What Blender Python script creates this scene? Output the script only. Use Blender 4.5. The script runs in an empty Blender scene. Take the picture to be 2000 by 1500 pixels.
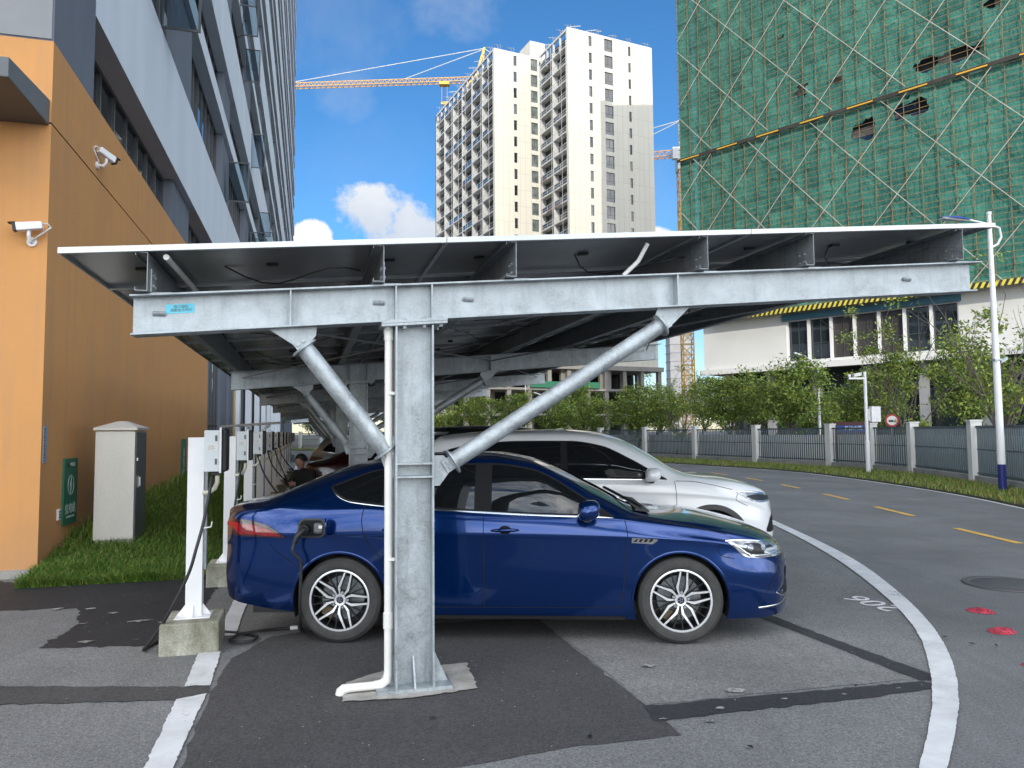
import bpy, bmesh, math, random
import numpy as np
from mathutils import Vector, Matrix, Euler
random.seed(7); rng=np.random.default_rng(7)
S=bpy.context.scene; COL=S.collection
R=math.radians
# ------------------------------------------------------------------ frames
A=R(15.1); CA,SA=math.cos(A),math.sin(A)
def L(u,v,z=0.0): return (u*CA-v*SA,u*SA+v*CA,z)          # carport frame -> world
def UV(x,y): return (x*CA+y*SA,-x*SA+y*CA)
# ------------------------------------------------------------------ nodes
class NB:
    def __init__(s,nt): s.nt=nt; s.n=nt.nodes; s.l=nt.links
    def node(s,t,**kw):
        n=s.n.new(t)
        for k,v in kw.items():
            if k.startswith('i_'):
                s.set(n.inputs[k[2:].replace('_',' ')],v)
            else: setattr(n,k,v)
        return n
    def set(s,inp,v):
        if isinstance(v,bpy.types.NodeSocket): s.l.new(v,inp)
        else:
            try: inp.default_value=v
            except Exception: inp.default_value=(v[0],v[1],v[2],1)
    def m(s,op,a,b=None,c=None,clamp=False):
        n=s.n.new('ShaderNodeMath'); n.operation=op; n.use_clamp=clamp
        for i,v in enumerate((a,b,c)):
            if v is not None: s.set(n.inputs[i],v)
        return n.outputs[0]
    def noise(s,vec,scale,detail=4,rough=.55,dist=0):
        n=s.node('ShaderNodeTexNoise'); 
        if vec is not None: s.l.new(vec,n.inputs['Vector'])
        n.inputs['Scale'].default_value=scale; n.inputs['Detail'].default_value=detail
        n.inputs['Roughness'].default_value=rough; n.inputs['Distortion'].default_value=dist
        return n.outputs['Fac']
    def ramp(s,f,a,b,c0=0.0,c1=1.0):
        n=s.node('ShaderNodeMapRange'); n.clamp=True
        for i,v in enumerate((f,a,b,c0,c1)): s.set(n.inputs[i],v)
        return n.outputs[0]
    def mix(s,f,a,b,bt='MIX'):
        n=s.node('ShaderNodeMix',data_type='RGBA',blend_type=bt)
        s.set(n.inputs[0],f); s.set(n.inputs[6],c4(a)); s.set(n.inputs[7],c4(b)); return n.outputs[2]
    def map(s,vec,sc):
        n=s.node('ShaderNodeMapping'); s.l.new(vec,n.inputs[0]); n.inputs['Scale'].default_value=sc; return n.outputs[0]
def c4(c):
    if isinstance(c,bpy.types.NodeSocket): return c
    return (c[0],c[1],c[2],1.0)
MATS={}
def pm(name,base,rough=.6,metal=0.,var=.0,vscale=3.,bump=0.,bscale=40.,coat=0.,spec=.5,c2=None,stretch=(1,1,1),rvar=0.,fine=0.,coord='Object',emit=None,trans=0.,flake=False,bdist=.01):
    """procedural principled material: base colour, a second tone mixed by noise, optional bump"""
    m=bpy.data.materials.new(name); m.use_nodes=True; nb=NB(m.node_tree)
    p=nb.n['Principled BSDF']; MATS[name]=m
    tc=nb.node('ShaderNodeTexCoord').outputs[coord]; v=nb.map(tc,stretch)
    col=c4(base)
    if var>0 or c2 is not None:
        if c2 is None: c2=tuple(max(0,x*(1-var)) for x in base)
        f=nb.ramp(nb.noise(v,vscale,5,.6),.32,.68)
        col=nb.mix(f,base,c2)
    if fine>0:
        f=nb.ramp(nb.noise(tc,bscale*1.7,2,.5),.3,.7,1-fine,1+fine)
        g=nb.node('ShaderNodeCombineXYZ')
        for i in range(3): nb.l.new(f,g.inputs[i])
        col=nb.mix(1.0,col,g.outputs[0],'MULTIPLY')
    nb.set(p.inputs['Base Color'],col)
    p.inputs['Metallic'].default_value=metal
    p.inputs['Specular IOR Level'].default_value=spec
    if rvar>0: nb.set(p.inputs['Roughness'],nb.ramp(nb.noise(v,vscale*1.7,4,.6),.3,.7,max(0.02,rough-rvar),rough+rvar))
    else: p.inputs['Roughness'].default_value=rough
    p.inputs['Coat Weight'].default_value=coat; p.inputs['Coat Roughness'].default_value=.03
    if bump>0:
        b=nb.node('ShaderNodeBump'); b.inputs['Strength'].default_value=bump; b.inputs['Distance'].default_value=bdist
        nb.l.new(nb.noise(v,bscale,4,.6),b.inputs['Height']); nb.l.new(b.outputs[0],p.inputs['Normal'])
    if emit:
        p.inputs['Emission Color'].default_value=c4(emit[0]); p.inputs['Emission Strength'].default_value=emit[1]
    return m
# ------------------------------------------------------------------ mesh builder
class MB:
    def __init__(s,off=(0,0,0)): s.v=[]; s.f=[]; s.off=off; s.mi=[]; s.cur=0
    def add(s,vs,fs):
        b=len(s.v); s.v+= [tuple(x) for x in vs]; s.f+=[tuple(i+b for i in f) for f in fs]; s.mi+=[s.cur]*len(fs)
    def box(s,x0,x1,y0,y1,z0,z1):
        vs=[(x,y,z) for z in (z0,z1) for y in (y0,y1) for x in (x0,x1)]
        s.add(vs,[(0,2,3,1),(4,5,7,6),(0,1,5,4),(2,6,7,3),(0,4,6,2),(1,3,7,5)]); return s
    def hexa(s,b,t):     # bottom 4, top 4 (ccw from above)
        s.add(list(b)+list(t),[(3,2,1,0),(4,5,6,7),(0,1,5,4),(1,2,6,5),(2,3,7,6),(3,0,4,7)]); return s
    def bar(s,p,q,w,h=None,up=(0,0,1)):
        h=h or w; p=Vector(p); q=Vector(q); d=(q-p).normalized(); u=Vector(up)
        if abs(d.dot(u))>.98: u=Vector((1,0,0))
        a=d.cross(u).normalized(); b=a.cross(d)
        a*=w/2; b*=h/2
        s.hexa([p-a-b,p+a-b,p+a+b,p-a+b],[q-a-b,q+a-b,q+a+b,q-a+b]); return s
    def tube(s,pts,r,n=10,cap=True):
        pts=[Vector(p) for p in pts]; k=len(pts); rr=r if isinstance(r,(list,tuple)) else [r]*k
        b=len(s.v); prev=None; 
        for i,p in enumerate(pts):
            d=(pts[min(i+1,k-1)]-pts[max(i-1,0)]).normalized()
            if prev is None:
                u=Vector((0,0,1)) if abs(d.z)<.9 else Vector((1,0,0)); a=d.cross(u).normalized()
            else:
                a=(prev-d*prev.dot(d)).normalized()
            prev=a; c=d.cross(a)
            for j in range(n):
                t=2*math.pi*j/n; s.v.append(tuple(p+(a*math.cos(t)+c*math.sin(t))*rr[i]))
        for i in range(k-1):
            for j in range(n):
                j2=(j+1)%n; s.f.append((b+i*n+j,b+i*n+j2,b+(i+1)*n+j2,b+(i+1)*n+j)); s.mi.append(s.cur)
        if cap:
            s.f.append(tuple(b+j for j in range(n))[::-1]); s.f.append(tuple(b+(k-1)*n+j for j in range(n))); s.mi+=[s.cur]*2
        return s
    def cyl(s,p,q,r,n=16,r2=None): return s.tube([p,q],[r,r if r2 is None else r2],n)
    def lathe(s,prof,o=(0,0,0),axis='z',n=24):
        b=len(s.v); k=len(prof)
        for (r,h) in prof:
            for j in range(n):
                t=2*math.pi*j/n; c,d=r*math.cos(t),r*math.sin(t)
                s.v.append((o[0]+c,o[1]+d,o[2]+h) if axis=='z' else (o[0]+c,o[1]+h,o[2]+d) if axis=='y' else (o[0]+h,o[1]+c,o[2]+d))
        for i in range(k-1):
            for j in range(n):
                j2=(j+1)%n; s.f.append((b+i*n+j,b+i*n+j2,b+(i+1)*n+j2,b+(i+1)*n+j)); s.mi.append(s.cur)
        return s
    def prism(s,poly,a,b,axis='y'):   # polygon in the plane across axis, from a to b
        k=len(poly)
        def P(p,h): return (p[0],h,p[1]) if axis=='y' else (h,p[0],p[1]) if axis=='x' else (p[0],p[1],h)
        s.add([P(p,a) for p in poly]+[P(p,b) for p in poly],[tuple(range(k)),tuple(range(k,2*k))[::-1]]+[(i,i+k,(i+1)%k+k,(i+1)%k) for i in range(k)]); return s
    def quad(s,a,b,c,d): s.add([a,b,c,d],[(0,1,2,3)]); return s
    def build(s,name,mat,parent=None,smooth=False,loc=None,rot=0.,bevel=0.,fixn=True):
        me=bpy.data.meshes.new(name)
        o=s.off; me.from_pydata([(x-o[0],y-o[1],z-o[2]) for x,y,z in s.v],[],s.f)
        ms=mat if isinstance(mat,(list,tuple)) else [mat]
        for m in ms: me.materials.append(m)
        if len(ms)>1: me.polygons.foreach_set('material_index',s.mi)
        if fixn:
            bm=bmesh.new(); bm.from_mesh(me); bmesh.ops.recalc_face_normals(bm,faces=bm.faces); bm.to_mesh(me); bm.free()
        if smooth: me.polygons.foreach_set('use_smooth',[True]*len(me.polygons))
        me.update(); ob=bpy.data.objects.new(name,me); COL.objects.link(ob)
        if parent: ob.parent=parent
        if loc is not None: ob.location=loc
        if rot: ob.rotation_euler=(0,0,rot)
        if bevel:
            md=ob.modifiers.new('bevel','BEVEL'); md.width=bevel; md.segments=2; md.limit_method='ANGLE'; md.angle_limit=R(40)
        elif smooth=='auto':
            md=ob.modifiers.new('es','EDGE_SPLIT'); md.split_angle=R(35)
        return ob
def tag(o,label=None,cat=None,group=None,kind=None):
    if label: o['label']=label
    if cat: o['category']=cat
    if group: o['group']=group
    if kind: o['kind']=kind
    return o
def thing(name,label,cat,loc=(0,0,0),rot=0.,group=None):
    o=bpy.data.objects.new(name,None); COL.objects.link(o); o.location=loc; o.rotation_euler=(0,0,rot)
    o.empty_display_size=.2; return tag(o,label,cat,group)
def kids(o): return [c for c in bpy.data.objects if c.parent==o]
def dup(o,parent=None,loc=None,rot=None):
    c=o.copy(); COL.objects.link(c); c.parent=parent
    if loc is not None: c.location=loc
    if rot is not None: c.rotation_euler=(0,0,rot)
    for ch in kids(o): dup(ch,c)
    return c
def fastmesh(name,V,Fq,mats,mi=None,smooth=False):
    V=np.asarray(V,np.float32); Fq=np.asarray(Fq,np.int32); n=Fq.shape[1]
    me=bpy.data.meshes.new(name); me.vertices.add(len(V)); me.vertices.foreach_set('co',V.ravel())
    me.loops.add(Fq.size); me.loops.foreach_set('vertex_index',Fq.ravel())
    me.polygons.add(len(Fq)); me.polygons.foreach_set('loop_start',np.arange(len(Fq),dtype=np.int32)*n)
    try: me.polygons.foreach_set('loop_total',np.full(len(Fq),n,np.int32))
    except Exception: pass
    for m in mats: me.materials.append(m)
    if mi is not None: me.polygons.foreach_set('material_index',np.asarray(mi,np.int32))
    if smooth: me.polygons.foreach_set('use_smooth',np.ones(len(Fq),bool))
    me.update(calc_edges=True); me.validate(); return me
def text_obj(name,txt,size,mat,parent,M,extrude=.002,align='CENTER'):
    cu=bpy.data.curves.new(name,'FONT'); cu.body=txt; cu.size=size; cu.align_x=align; cu.align_y='CENTER'; cu.extrude=extrude; cu.resolution_u=3
    t=bpy.data.objects.new('tmp',cu); COL.objects.link(t); dg=bpy.context.evaluated_depsgraph_get(); dg.update()
    me=bpy.data.meshes.new_from_object(t.evaluated_get(dg)); bpy.data.objects.remove(t); bpy.data.curves.remove(cu)
    me.transform(M); me.materials.clear(); me.materials.append(mat); me.name=name
    o=bpy.data.objects.new(name,me); COL.objects.link(o); o.parent=parent; return o
def pchip(xs,ys):
    xs=np.array(xs,float); ys=np.array(ys,float); h=np.diff(xs); d=np.diff(ys)/h; m=np.zeros(len(xs))
    for i in range(1,len(xs)-1):
        if d[i-1]*d[i]>0:
            w1=2*h[i]+h[i-1]; w2=h[i]+2*h[i-1]; m[i]=(w1+w2)/(w1/d[i-1]+w2/d[i])
    m[0]=d[0]; m[-1]=d[-1]
    def f(x):
        x=np.clip(np.asarray(x,float),xs[0],xs[-1]); i=np.clip(np.searchsorted(xs,x)-1,0,len(xs)-2)
        t=(x-xs[i])/h[i]; t2=t*t; t3=t2*t
        return (2*t3-3*t2+1)*ys[i]+(t3-2*t2+t)*h[i]*m[i]+(-2*t3+3*t2)*ys[i+1]+(t3-t2)*h[i]*m[i+1]
    return f
# ------------------------------------------------------------------ camera (f = 1460 px of 2000)
cam=bpy.data.cameras.new('camera'); co=bpy.data.objects.new('camera',cam); COL.objects.link(co); S.camera=co
cam.sensor_width=36; cam.lens=36*1460/2000; cam.clip_start=.05; cam.clip_end=5000
PITCH=math.atan(94/1460)
co.location=(0,0,1.65)
co.rotation_euler=(Matrix.Rotation(R(90)+PITCH,3,'X')@Matrix.Rotation(-.0087,3,'Z')).to_euler()
# ------------------------------------------------------------------ light
SUN_EL=R(24); SX,SY=.09,-1.0     # the sun stands behind the camera, a little to the right
sl=bpy.data.lights.new('sun','SUN'); sl.energy=2.7; sl.angle=R(.53); sl.color=(1.,.93,.82)
so=bpy.data.objects.new('sun',sl); COL.objects.link(so)
hd=math.hypot(SX,SY); sd=Vector((SX/hd*math.cos(SUN_EL),SY/hd*math.cos(SUN_EL),math.sin(SUN_EL)))
so.rotation_euler=sd.to_track_quat('Z','Y').to_euler()
W=bpy.data.worlds.new('World'); S.world=W; W.use_nodes=True; nb=NB(W.node_tree)
bg=nb.n['Background']
sky=nb.node('ShaderNodeTexSky',sky_type='NISHITA'); sky.sun_disc=False; sky.sun_elevation=SUN_EL; sky.sun_rotation=math.atan2(SX,SY)
sky.air_density=1.0; sky.dust_density=.35; sky.ozone_density=2.2
dirv=nb.node('ShaderNodeTexCoord').outputs['Generated']
sep=nb.node('ShaderNodeSeparateXYZ'); nb.l.new(dirv,sep.inputs[0]); dx,dy,dz=sep.outputs
SKYMUL=.132
skyc=nb.mix(1.0,sky.outputs[0],nb.mix(nb.ramp(dz,.02,.24),(SKYMUL*.88,SKYMUL*.90,SKYMUL*.98),(SKYMUL*.44,SKYMUL*.88,SKYMUL*1.20)),'MULTIPLY')
# clouds: projected noise layer + a few cumulus heads placed by azimuth and elevation
az=nb.m('ARCTAN2',dx,dy); el=nb.m('ARCSINE',dz)
n1=nb.noise(dirv,9.,7,.62,.3); n2=nb.noise(dirv,3.2,5,.6,.6); n3=nb.noise(dirv,24,5,.65,.2)
def puff(a0,e0,wa,we,gain,edge=.55):
    qa=nb.m('POWER',nb.m('DIVIDE',nb.m('SUBTRACT',az,R(a0)),R(wa)),2.0); qe=nb.m('POWER',nb.m('DIVIDE',nb.m('SUBTRACT',el,R(e0)),R(we)),2.0)
    q=nb.m('SUBTRACT',1.0,nb.m('ADD',qa,qe))
    nn=nb.m('MULTIPLY',nb.m('SUBTRACT',nb.m('ADD',nb.m('MULTIPLY',n1,.7),nb.m('MULTIPLY',n3,.3)),.5),gain)
    return nb.ramp(nb.m('ADD',q,nn),0.0,edge)
def mx(*a):
    r=a[0]
    for b in a[1:]: r=nb.m('MAXIMUM',r,b)
    return r
head1=mx(puff(-10.2,16.4,4.2,2.6,5.5),puff(-7.2,14.2,4.5,2.4,5.5),puff(-4.5,13.,5,2.6,4))
head2=mx(puff(-15.0,14.4,1.7,1.5,3.,.25),puff(-16.2,13.2,2.4,1.8,3.,.3),puff(11.3,14.0,1.6,1.2,3.,.4))
wisp=mx(nb.m('MULTIPLY',puff(-4.6,31,3.6,2.6,7,1.6),.40),nb.m('MULTIPLY',puff(-14,30,6,6,5,2.2),.30),nb.m('MULTIPLY',puff(-13,24.5,2.6,2.2,6,1.8),.38),nb.m('MULTIPLY',puff(-11,18,7,6,3,2.5),.22),nb.m('MULTIPLY',puff(11.6,17,3,4,4,2.2),.3))
# broad cloud bank over and behind the viewer
back=nb.ramp(dy,.02,-.42); cover=nb.ramp(nb.m('ADD',n2,nb.m('MULTIPLY',n3,.25)),.46,.74)
bank=nb.m('MULTIPLY',back,cover)
shade1=nb.ramp(nb.m('ADD',nb.m('SUBTRACT',el,R(15.2)),nb.m('MULTIPLY',nb.m('SUBTRACT',n1,.5),.12)),-.05,.05)
c=nb.mix(nb.m('MULTIPLY',wisp,.72),skyc,(.62,.68,.78))
c=nb.mix(nb.m('MULTIPLY',head1,.93),c,nb.mix(shade1,(.50,.57,.68),(.82,.84,.87)))
c=nb.mix(head2,c,(1.0,.98,.95))
BANK=4.2
c=nb.mix(bank,c,nb.mix(n3,(BANK*.72,BANK*.75,BANK*.8),(BANK*1.2,BANK*1.18,BANK*1.14)))
nb.l.new(c,bg.inputs[0]); bg.inputs[1].default_value=1.0
S.view_settings.view_transform='Standard'; S.view_settings.look='None'; S.view_settings.exposure=0.15; S.view_settings.gamma=1
S.cycles.max_bounces=8; S.cycles.diffuse_bounces=4; S.cycles.glossy_bounces=4; S.cycles.transparent_max_bounces=8
S.cycles.use_denoising=True
# ------------------------------------------------------------------ materials
def asphalt(name,base,speck,rough=.85,stain=.35,spd=.04):
    m=bpy.data.materials.new(name); m.use_nodes=True; nb=NB(m.node_tree); p=nb.n['Principled BSDF']
    v=nb.node('ShaderNodeNewGeometry').outputs['Position']
    big=nb.ramp(nb.noise(v,.55,6,.62,.4),.3,.7); mid=nb.ramp(nb.noise(v,4.,5,.65),.3,.72); fine=nb.noise(v,190,2,.6)
    d=tuple(x*(1-stain) for x in base); l=tuple(min(1,x*(1+stain*.55)) for x in base)
    col=nb.mix(big,d,l); col=nb.mix(nb.m('MULTIPLY',mid,.35),col,d)
    oil=nb.ramp(nb.noise(v,1.7,6,.72,.9),.62,.72,0,.42); col=nb.mix(oil,col,tuple(x*.55 for x in base))
    stk=nb.ramp(nb.noise(nb.map(v,(2.6,.22,1)),1.5,5,.6,.5),.54,.70,0,.30); col=nb.mix(stk,col,tuple(x*.62 for x in base))
    g=nb.ramp(nb.m('ADD',nb.m('MULTIPLY',fine,.5),nb.m('MULTIPLY',nb.noise(v,62,3,.75),.5)),.36,.66,.40,1.75); cc=nb.node('ShaderNodeCombineXYZ')
    for i in range(3): nb.l.new(g,cc.inputs[i])
    col=nb.mix(1.,col,cc.outputs[0],'MULTIPLY')
    vo=nb.node('ShaderNodeTexVoronoi'); nb.l.new(v,vo.inputs['Vector']); vo.inputs['Scale'].default_value=26
    sp=nb.m('MULTIPLY',nb.m('LESS_THAN',vo.outputs['Distance'],.11),nb.m('GREATER_THAN',nb.node('ShaderNodeSeparateColor',i_Color=vo.outputs['Color']).outputs[0],1-spd))
    col=nb.mix(sp,col,speck)
    nb.set(p.inputs['Base Color'],col); p.inputs['Roughness'].default_value=rough; p.inputs['Specular IOR Level'].default_value=.35
    b=nb.node('ShaderNodeBump'); b.inputs['Strength'].default_value=.55; b.inputs['Distance'].default_value=.006
    nb.l.new(nb.m('ADD',fine,nb.noise(v,75,3,.6)),b.inputs['Height']); nb.l.new(b.outputs[0],p.inputs['Normal'])
    return m
M_ROAD=asphalt('road_asphalt',(.180,.180,.181),(.45,.45,.43),stain=.3,spd=.02)
M_LOT=asphalt('lot_asphalt',(.200,.201,.198),(.5,.5,.48),stain=.3,spd=.05)
M_NEW=asphalt('new_asphalt',(.073,.071,.071),(.5,.48,.46),stain=.22,spd=.06)
M_TAR=asphalt('bitumen_patch',(.030,.031,.035),(.5,.5,.48),rough=.7,stain=.35,spd=.08)
M_STRIP=asphalt('trench_strip',(.045,.045,.048),(.55,.55,.52),rough=.75,stain=.35,spd=.10)
def paint(name,colr,under,wear=.5):
    m=bpy.data.materials.new(name); m.use_nodes=True; nb=NB(m.node_tree); p=nb.n['Principled BSDF']
    v=nb.node('ShaderNodeNewGeometry').outputs['Position']
    big=nb.noise(v,2.2,5,.6); f=nb.noise(v,38,4,.7); w=nb.ramp(nb.m('ADD',nb.m('MULTIPLY',f,.45),nb.m('MULTIPLY',big,.60)),wear-.01,wear+.09)
    tone=nb.ramp(nb.noise(v,3.2,6,.7,.4),.3,.62)
    col=nb.mix(tone,tuple(x*.72 for x in colr),colr)
    col=nb.mix(w,under,col); nb.set(p.inputs['Base Color'],col); p.inputs['Roughness'].default_value=.75
    b=nb.node('ShaderNodeBump'); b.inputs['Strength'].default_value=.4; b.inputs['Distance'].default_value=.004
    nb.l.new(nb.noise(v,150,2,.6),b.inputs['Height']); nb.l.new(b.outputs[0],p.inputs['Normal'])
    return m
M_WLINE=paint('white_road_paint',(.70,.71,.71),(.14,.14,.14),.34)
M_YLINE=paint('yellow_road_paint',(.72,.45,.10),(.12,.12,.12),.34)
M_NUM=paint('worn_white_number_paint',(.78,.78,.78),(.16,.16,.16),.33)
M_SCRAPE=paint('pale_scrape',(.42,.41,.38),(.05,.05,.05),.47)
M_CONC=pm('concrete',(.36,.35,.32),.9,c2=(.25,.24,.22),vscale=5,bump=.5,bscale=70,fine=.2)
M_MOSS=pm('mossy_concrete',(.42,.41,.34),.92,c2=(.13,.13,.085),vscale=5.5,bump=.6,bscale=60,fine=.25,stretch=(1,1,.55))
def galv(name,base,rough=.42,dark=.6):
    m=bpy.data.materials.new(name); m.use_nodes=True; nb=NB(m.node_tree); p=nb.n['Principled BSDF']
    tc=nb.node('ShaderNodeTexCoord').outputs['Object']
    vo=nb.node('ShaderNodeTexVoronoi'); nb.l.new(tc,vo.inputs['Vector']); vo.inputs['Scale'].default_value=80
    sepc=nb.node('ShaderNodeSeparateColor',i_Color=vo.outputs['Color']).outputs[0]
    blot=nb.ramp(nb.noise(tc,4.5,6,.65,.5),.3,.7); streak=nb.noise(nb.map(tc,(9,9,.9)),2.2,5,.6)
    col=nb.mix(blot,tuple(x*dark for x in base),base)
    col=nb.mix(nb.m('MULTIPLY',sepc,.22),col,(.80,.83,.85))
    col=nb.mix(nb.ramp(streak,.52,.74,0,.6),col,tuple(x*.5 for x in base))
    scr=nb.noise(nb.map(tc,(3,3,60)),3,3,.7)
    nb.set(p.inputs['Base Color'],col); p.inputs['Metallic'].default_value=.55
    nb.set(p.inputs['Roughness'],nb.m('ADD',nb.m('MULTIPLY',sepc,.16),nb.ramp(blot,0,1,rough-.05,rough+.1)))
    b=nb.node('ShaderNodeBump'); b.inputs['Strength'].default_value=.12; b.inputs['Distance'].default_value=.004
    nb.l.new(nb.m('ADD',nb.noise(tc,30,4,.6),nb.m('MULTIPLY',sepc,.3)),b.inputs['Height']); nb.l.new(b.outputs[0],p.inputs['Normal'])
    return m
M_GALV=galv('galvanised_steel',(.47,.525,.55),dark=.42); M_GALVD=galv('purlin_steel',(.27,.30,.32),.4)  # purlin steel is the same finish, darkened to paint in canopy shade
M_ALU=pm('anodised_aluminium',(.54,.56,.57),.35,.5,var=.12)
M_BACK=pm('solar_back_sheet',(.23,.24,.245),.22,var=.25,vscale=1.2,spec=.6)
M_CELL=pm('solar_cells',(.01,.013,.03),.12,spec=.6)
M_BLK=pm('black_plastic',(.015,.015,.016),.45,bump=.15,bscale=200)
M_RUB=pm('black_cable_rubber',(.02,.02,.021),.5)
M_PVC=pm('white_pvc',(.78,.77,.73),.4,var=.1,vscale=6,coat=.1)
M_WMET=pm('white_painted_metal',(.80,.80,.80),.38,var=.06,vscale=5,rvar=.05)
M_WMET2=pm('grey_white_enamel',(.62,.66,.68),.35,var=.06,vscale=8)
M_DGREY=pm('dark_grey_enamel',(.10,.11,.115),.4,var=.2)
M_CAB=pm('cabinet_paint',(.62,.60,.54),.5,var=.12,vscale=2.2,stretch=(1,1,.4),fine=.05)
M_CABD=pm('cabinet_dark_door',(.14,.15,.15),.45,var=.15)
def render_wall(name,base,stain,streak,dirt_h=.9):
    m=bpy.data.materials.new(name); m.use_nodes=True; nb=NB(m.node_tree); p=nb.n['Principled BSDF']
    tc=nb.node('ShaderNodeTexCoord').outputs['Object']; z=nb.node('ShaderNodeSeparateXYZ',i_Vector=tc).outputs[2]
    blot=nb.ramp(nb.noise(tc,.7,6,.65,.6),.35,.68); col=nb.mix(nb.m('MULTIPLY',blot,.8),base,stain)
    st=nb.ramp(nb.noise(nb.map(tc,(3.5,3.5,.16)),1.6,5,.7,.3),.50,.74); col=nb.mix(nb.m('MULTIPLY',st,.45),col,streak)
    dr=nb.m('MULTIPLY',nb.ramp(nb.m('ADD',z,nb.m('MULTIPLY',nb.noise(tc,2.5,5,.7),.9)),dirt_h+.35,.15),.55); col=nb.mix(dr,col,streak)
    fr=nb.ramp(nb.noise(tc,150,3,.6),.3,.7,.88,1.12); cc=nb.node('ShaderNodeCombineXYZ')
    for k in range(3): nb.l.new(fr,cc.inputs[k])
    nb.set(p.inputs['Base Color'],nb.mix(1.,col,cc.outputs[0],'MULTIPLY')); p.inputs['Roughness'].default_value=.92; p.inputs['Specular IOR Level'].default_value=.3
    b=nb.node('ShaderNodeBump'); b.inputs['Strength'].default_value=.4; b.inputs['Distance'].default_value=.01; nb.l.new(nb.m('ADD',nb.noise(tc,110,4,.6),nb.m('MULTIPLY',nb.noise(tc,3,4,.6),1.2)),b.inputs['Height']); nb.l.new(b.outputs[0],p.inputs['Normal'])
    return m
M_ORANGE=render_wall('orange_render',(.63,.31,.110),(.55,.285,.120),(.42,.25,.15))
M_GREYR=pm('pale_grey_render',(.72,.77,.83),.9,c2=(.63,.68,.75),vscale=.8,bump=.3,bscale=110,fine=.07,stretch=(1,1,.3))
M_DARKR=pm('dark_grey_render',(.16,.18,.22),.88,c2=(.13,.148,.185),vscale=1.2,bump=.25,bscale=110,fine=.07,stretch=(1,1,.3))
M_FRONTR=pm('mid_grey_render',(.27,.28,.29),.9,c2=(.23,.24,.25),vscale=1.,bump=.3,bscale=110,fine=.07)
M_FRAME=pm('bronze_grey_frame',(.085,.09,.095),.4,.3)
M_AWN=pm('awning_panel',(.115,.125,.135),.45,.2,var=.12)
def glass(name,base=(.012,.015,.018),rough=.03,spec=.7,wav=.0):
    m=pm(name,base,rough,spec=spec,coat=.0); 
    if wav>0:
        nb=NB(m.node_tree); p=nb.n['Principled BSDF']; b=nb.node('ShaderNodeBump'); b.inputs['Strength'].default_value=wav; b.inputs['Distance'].default_value=.02
        nb.l.new(nb.noise(nb.node('ShaderNodeTexCoord').outputs['Object'],1.3,2,.5),b.inputs['Height']); nb.l.new(b.outputs[0],p.inputs['Normal'])
    return m
M_GLASS=glass('window_glass',(.02,.028,.034),.03,1.,.10)
M_CGLASS=glass('tinted_car_glass',(.006,.007,.008),.015,.75)
M_BLUE=pm('blue_car_paint',(.0,.027,.142),.18,.72,coat=1.0,spec=.4); M_BLUE.node_tree.nodes['Principled BSDF'].inputs['Coat IOR'].default_value=1.42
M_WCAR=pm('white_car_paint',(.78,.80,.81),.3,0.,coat=1.0)
M_BCAR=pm('black_car_paint',(.012,.012,.014),.3,.2,coat=1.0)
M_RCAR=pm('dark_red_car_paint',(.035,.006,.006),.3,.2,coat=1.0)
M_SCAR=pm('silver_car_paint',(.42,.43,.43),.3,.6,coat=1.0)
M_CHROME=pm('chrome_trim',(.75,.77,.78),.12,1.)
M_TYRE=pm('tyre_rubber',(.028,.028,.028),.75,c2=(.05,.048,.045),vscale=9,bump=.3,bscale=90)
M_RIMD=pm('dark_alloy',(.03,.031,.033),.35,.6)
M_RIMB=pm('machined_alloy',(.82,.83,.84),.25,.55)
M_GAP=pm('panel_gap',(.004,.004,.006),.9)
M_LENS=pm('headlight_lens',(.50,.53,.55),.06,.55,c2=(.14,.15,.16),vscale=16,coat=1.)
M_TAIL=pm('red_tail_lens',(.30,.012,.015),.1,coat=1.,c2=(.14,.006,.008),vscale=30)
M_TAILD=pm('smoked_tail_lens',(.045,.012,.012),.1,coat=1.)
M_LEAF=[pm('leaf_green',(.185,.27,.046),.5,c2=(.26,.33,.06),vscale=.9,spec=.35),pm('leaf_dark',(.085,.145,.034),.5,c2=(.125,.19,.04),vscale=.9,spec=.35),pm('leaf_yellow',(.34,.36,.06),.5,spec=.35)]
M_BARK=pm('bark',(.13,.105,.08),.9,c2=(.085,.07,.055),vscale=6,bump=.6,bscale=40)
M_TWIG=pm('twig_bark',(.17,.145,.12),.9,var=.3,vscale=6)
M_GRASS=[pm('grass_blade',(.060,.135,.016),.55,spec=.25),pm('grass_blade_light',(.19,.26,.045),.55,spec=.25),pm('grass_blade_dry',(.30,.26,.10),.6,spec=.2)]
M_SOIL=pm('soil_under_grass',(.035,.050,.014),.95,c2=(.05,.045,.02),vscale=3,bump=.6,bscale=30)
M_POST=pm('fence_post_concrete',(.74,.74,.71),.9,c2=(.60,.59,.56),vscale=3,bump=.3,bscale=60,stretch=(1,1,.4))
M_FENCE=pm('slate_fence_paint',(.082,.112,.125),.45,var=.15)
M_PLINTH=pm('plinth_concrete',(.36,.35,.33),.92,c2=(.24,.235,.22),vscale=2,bump=.4,bscale=50)
M_HUB=pm('hub_navy',(.008,.010,.035),.35)
M_NAVY=pm('navy_enamel',(.02,.03,.16),.4)
M_LBLUE=pm('blue_lamp_shell',(.03,.07,.38),.35)
M_YEL=pm('crane_yellow',(.72,.40,.03),.5,var=.15)
M_CREAM=None
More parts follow.
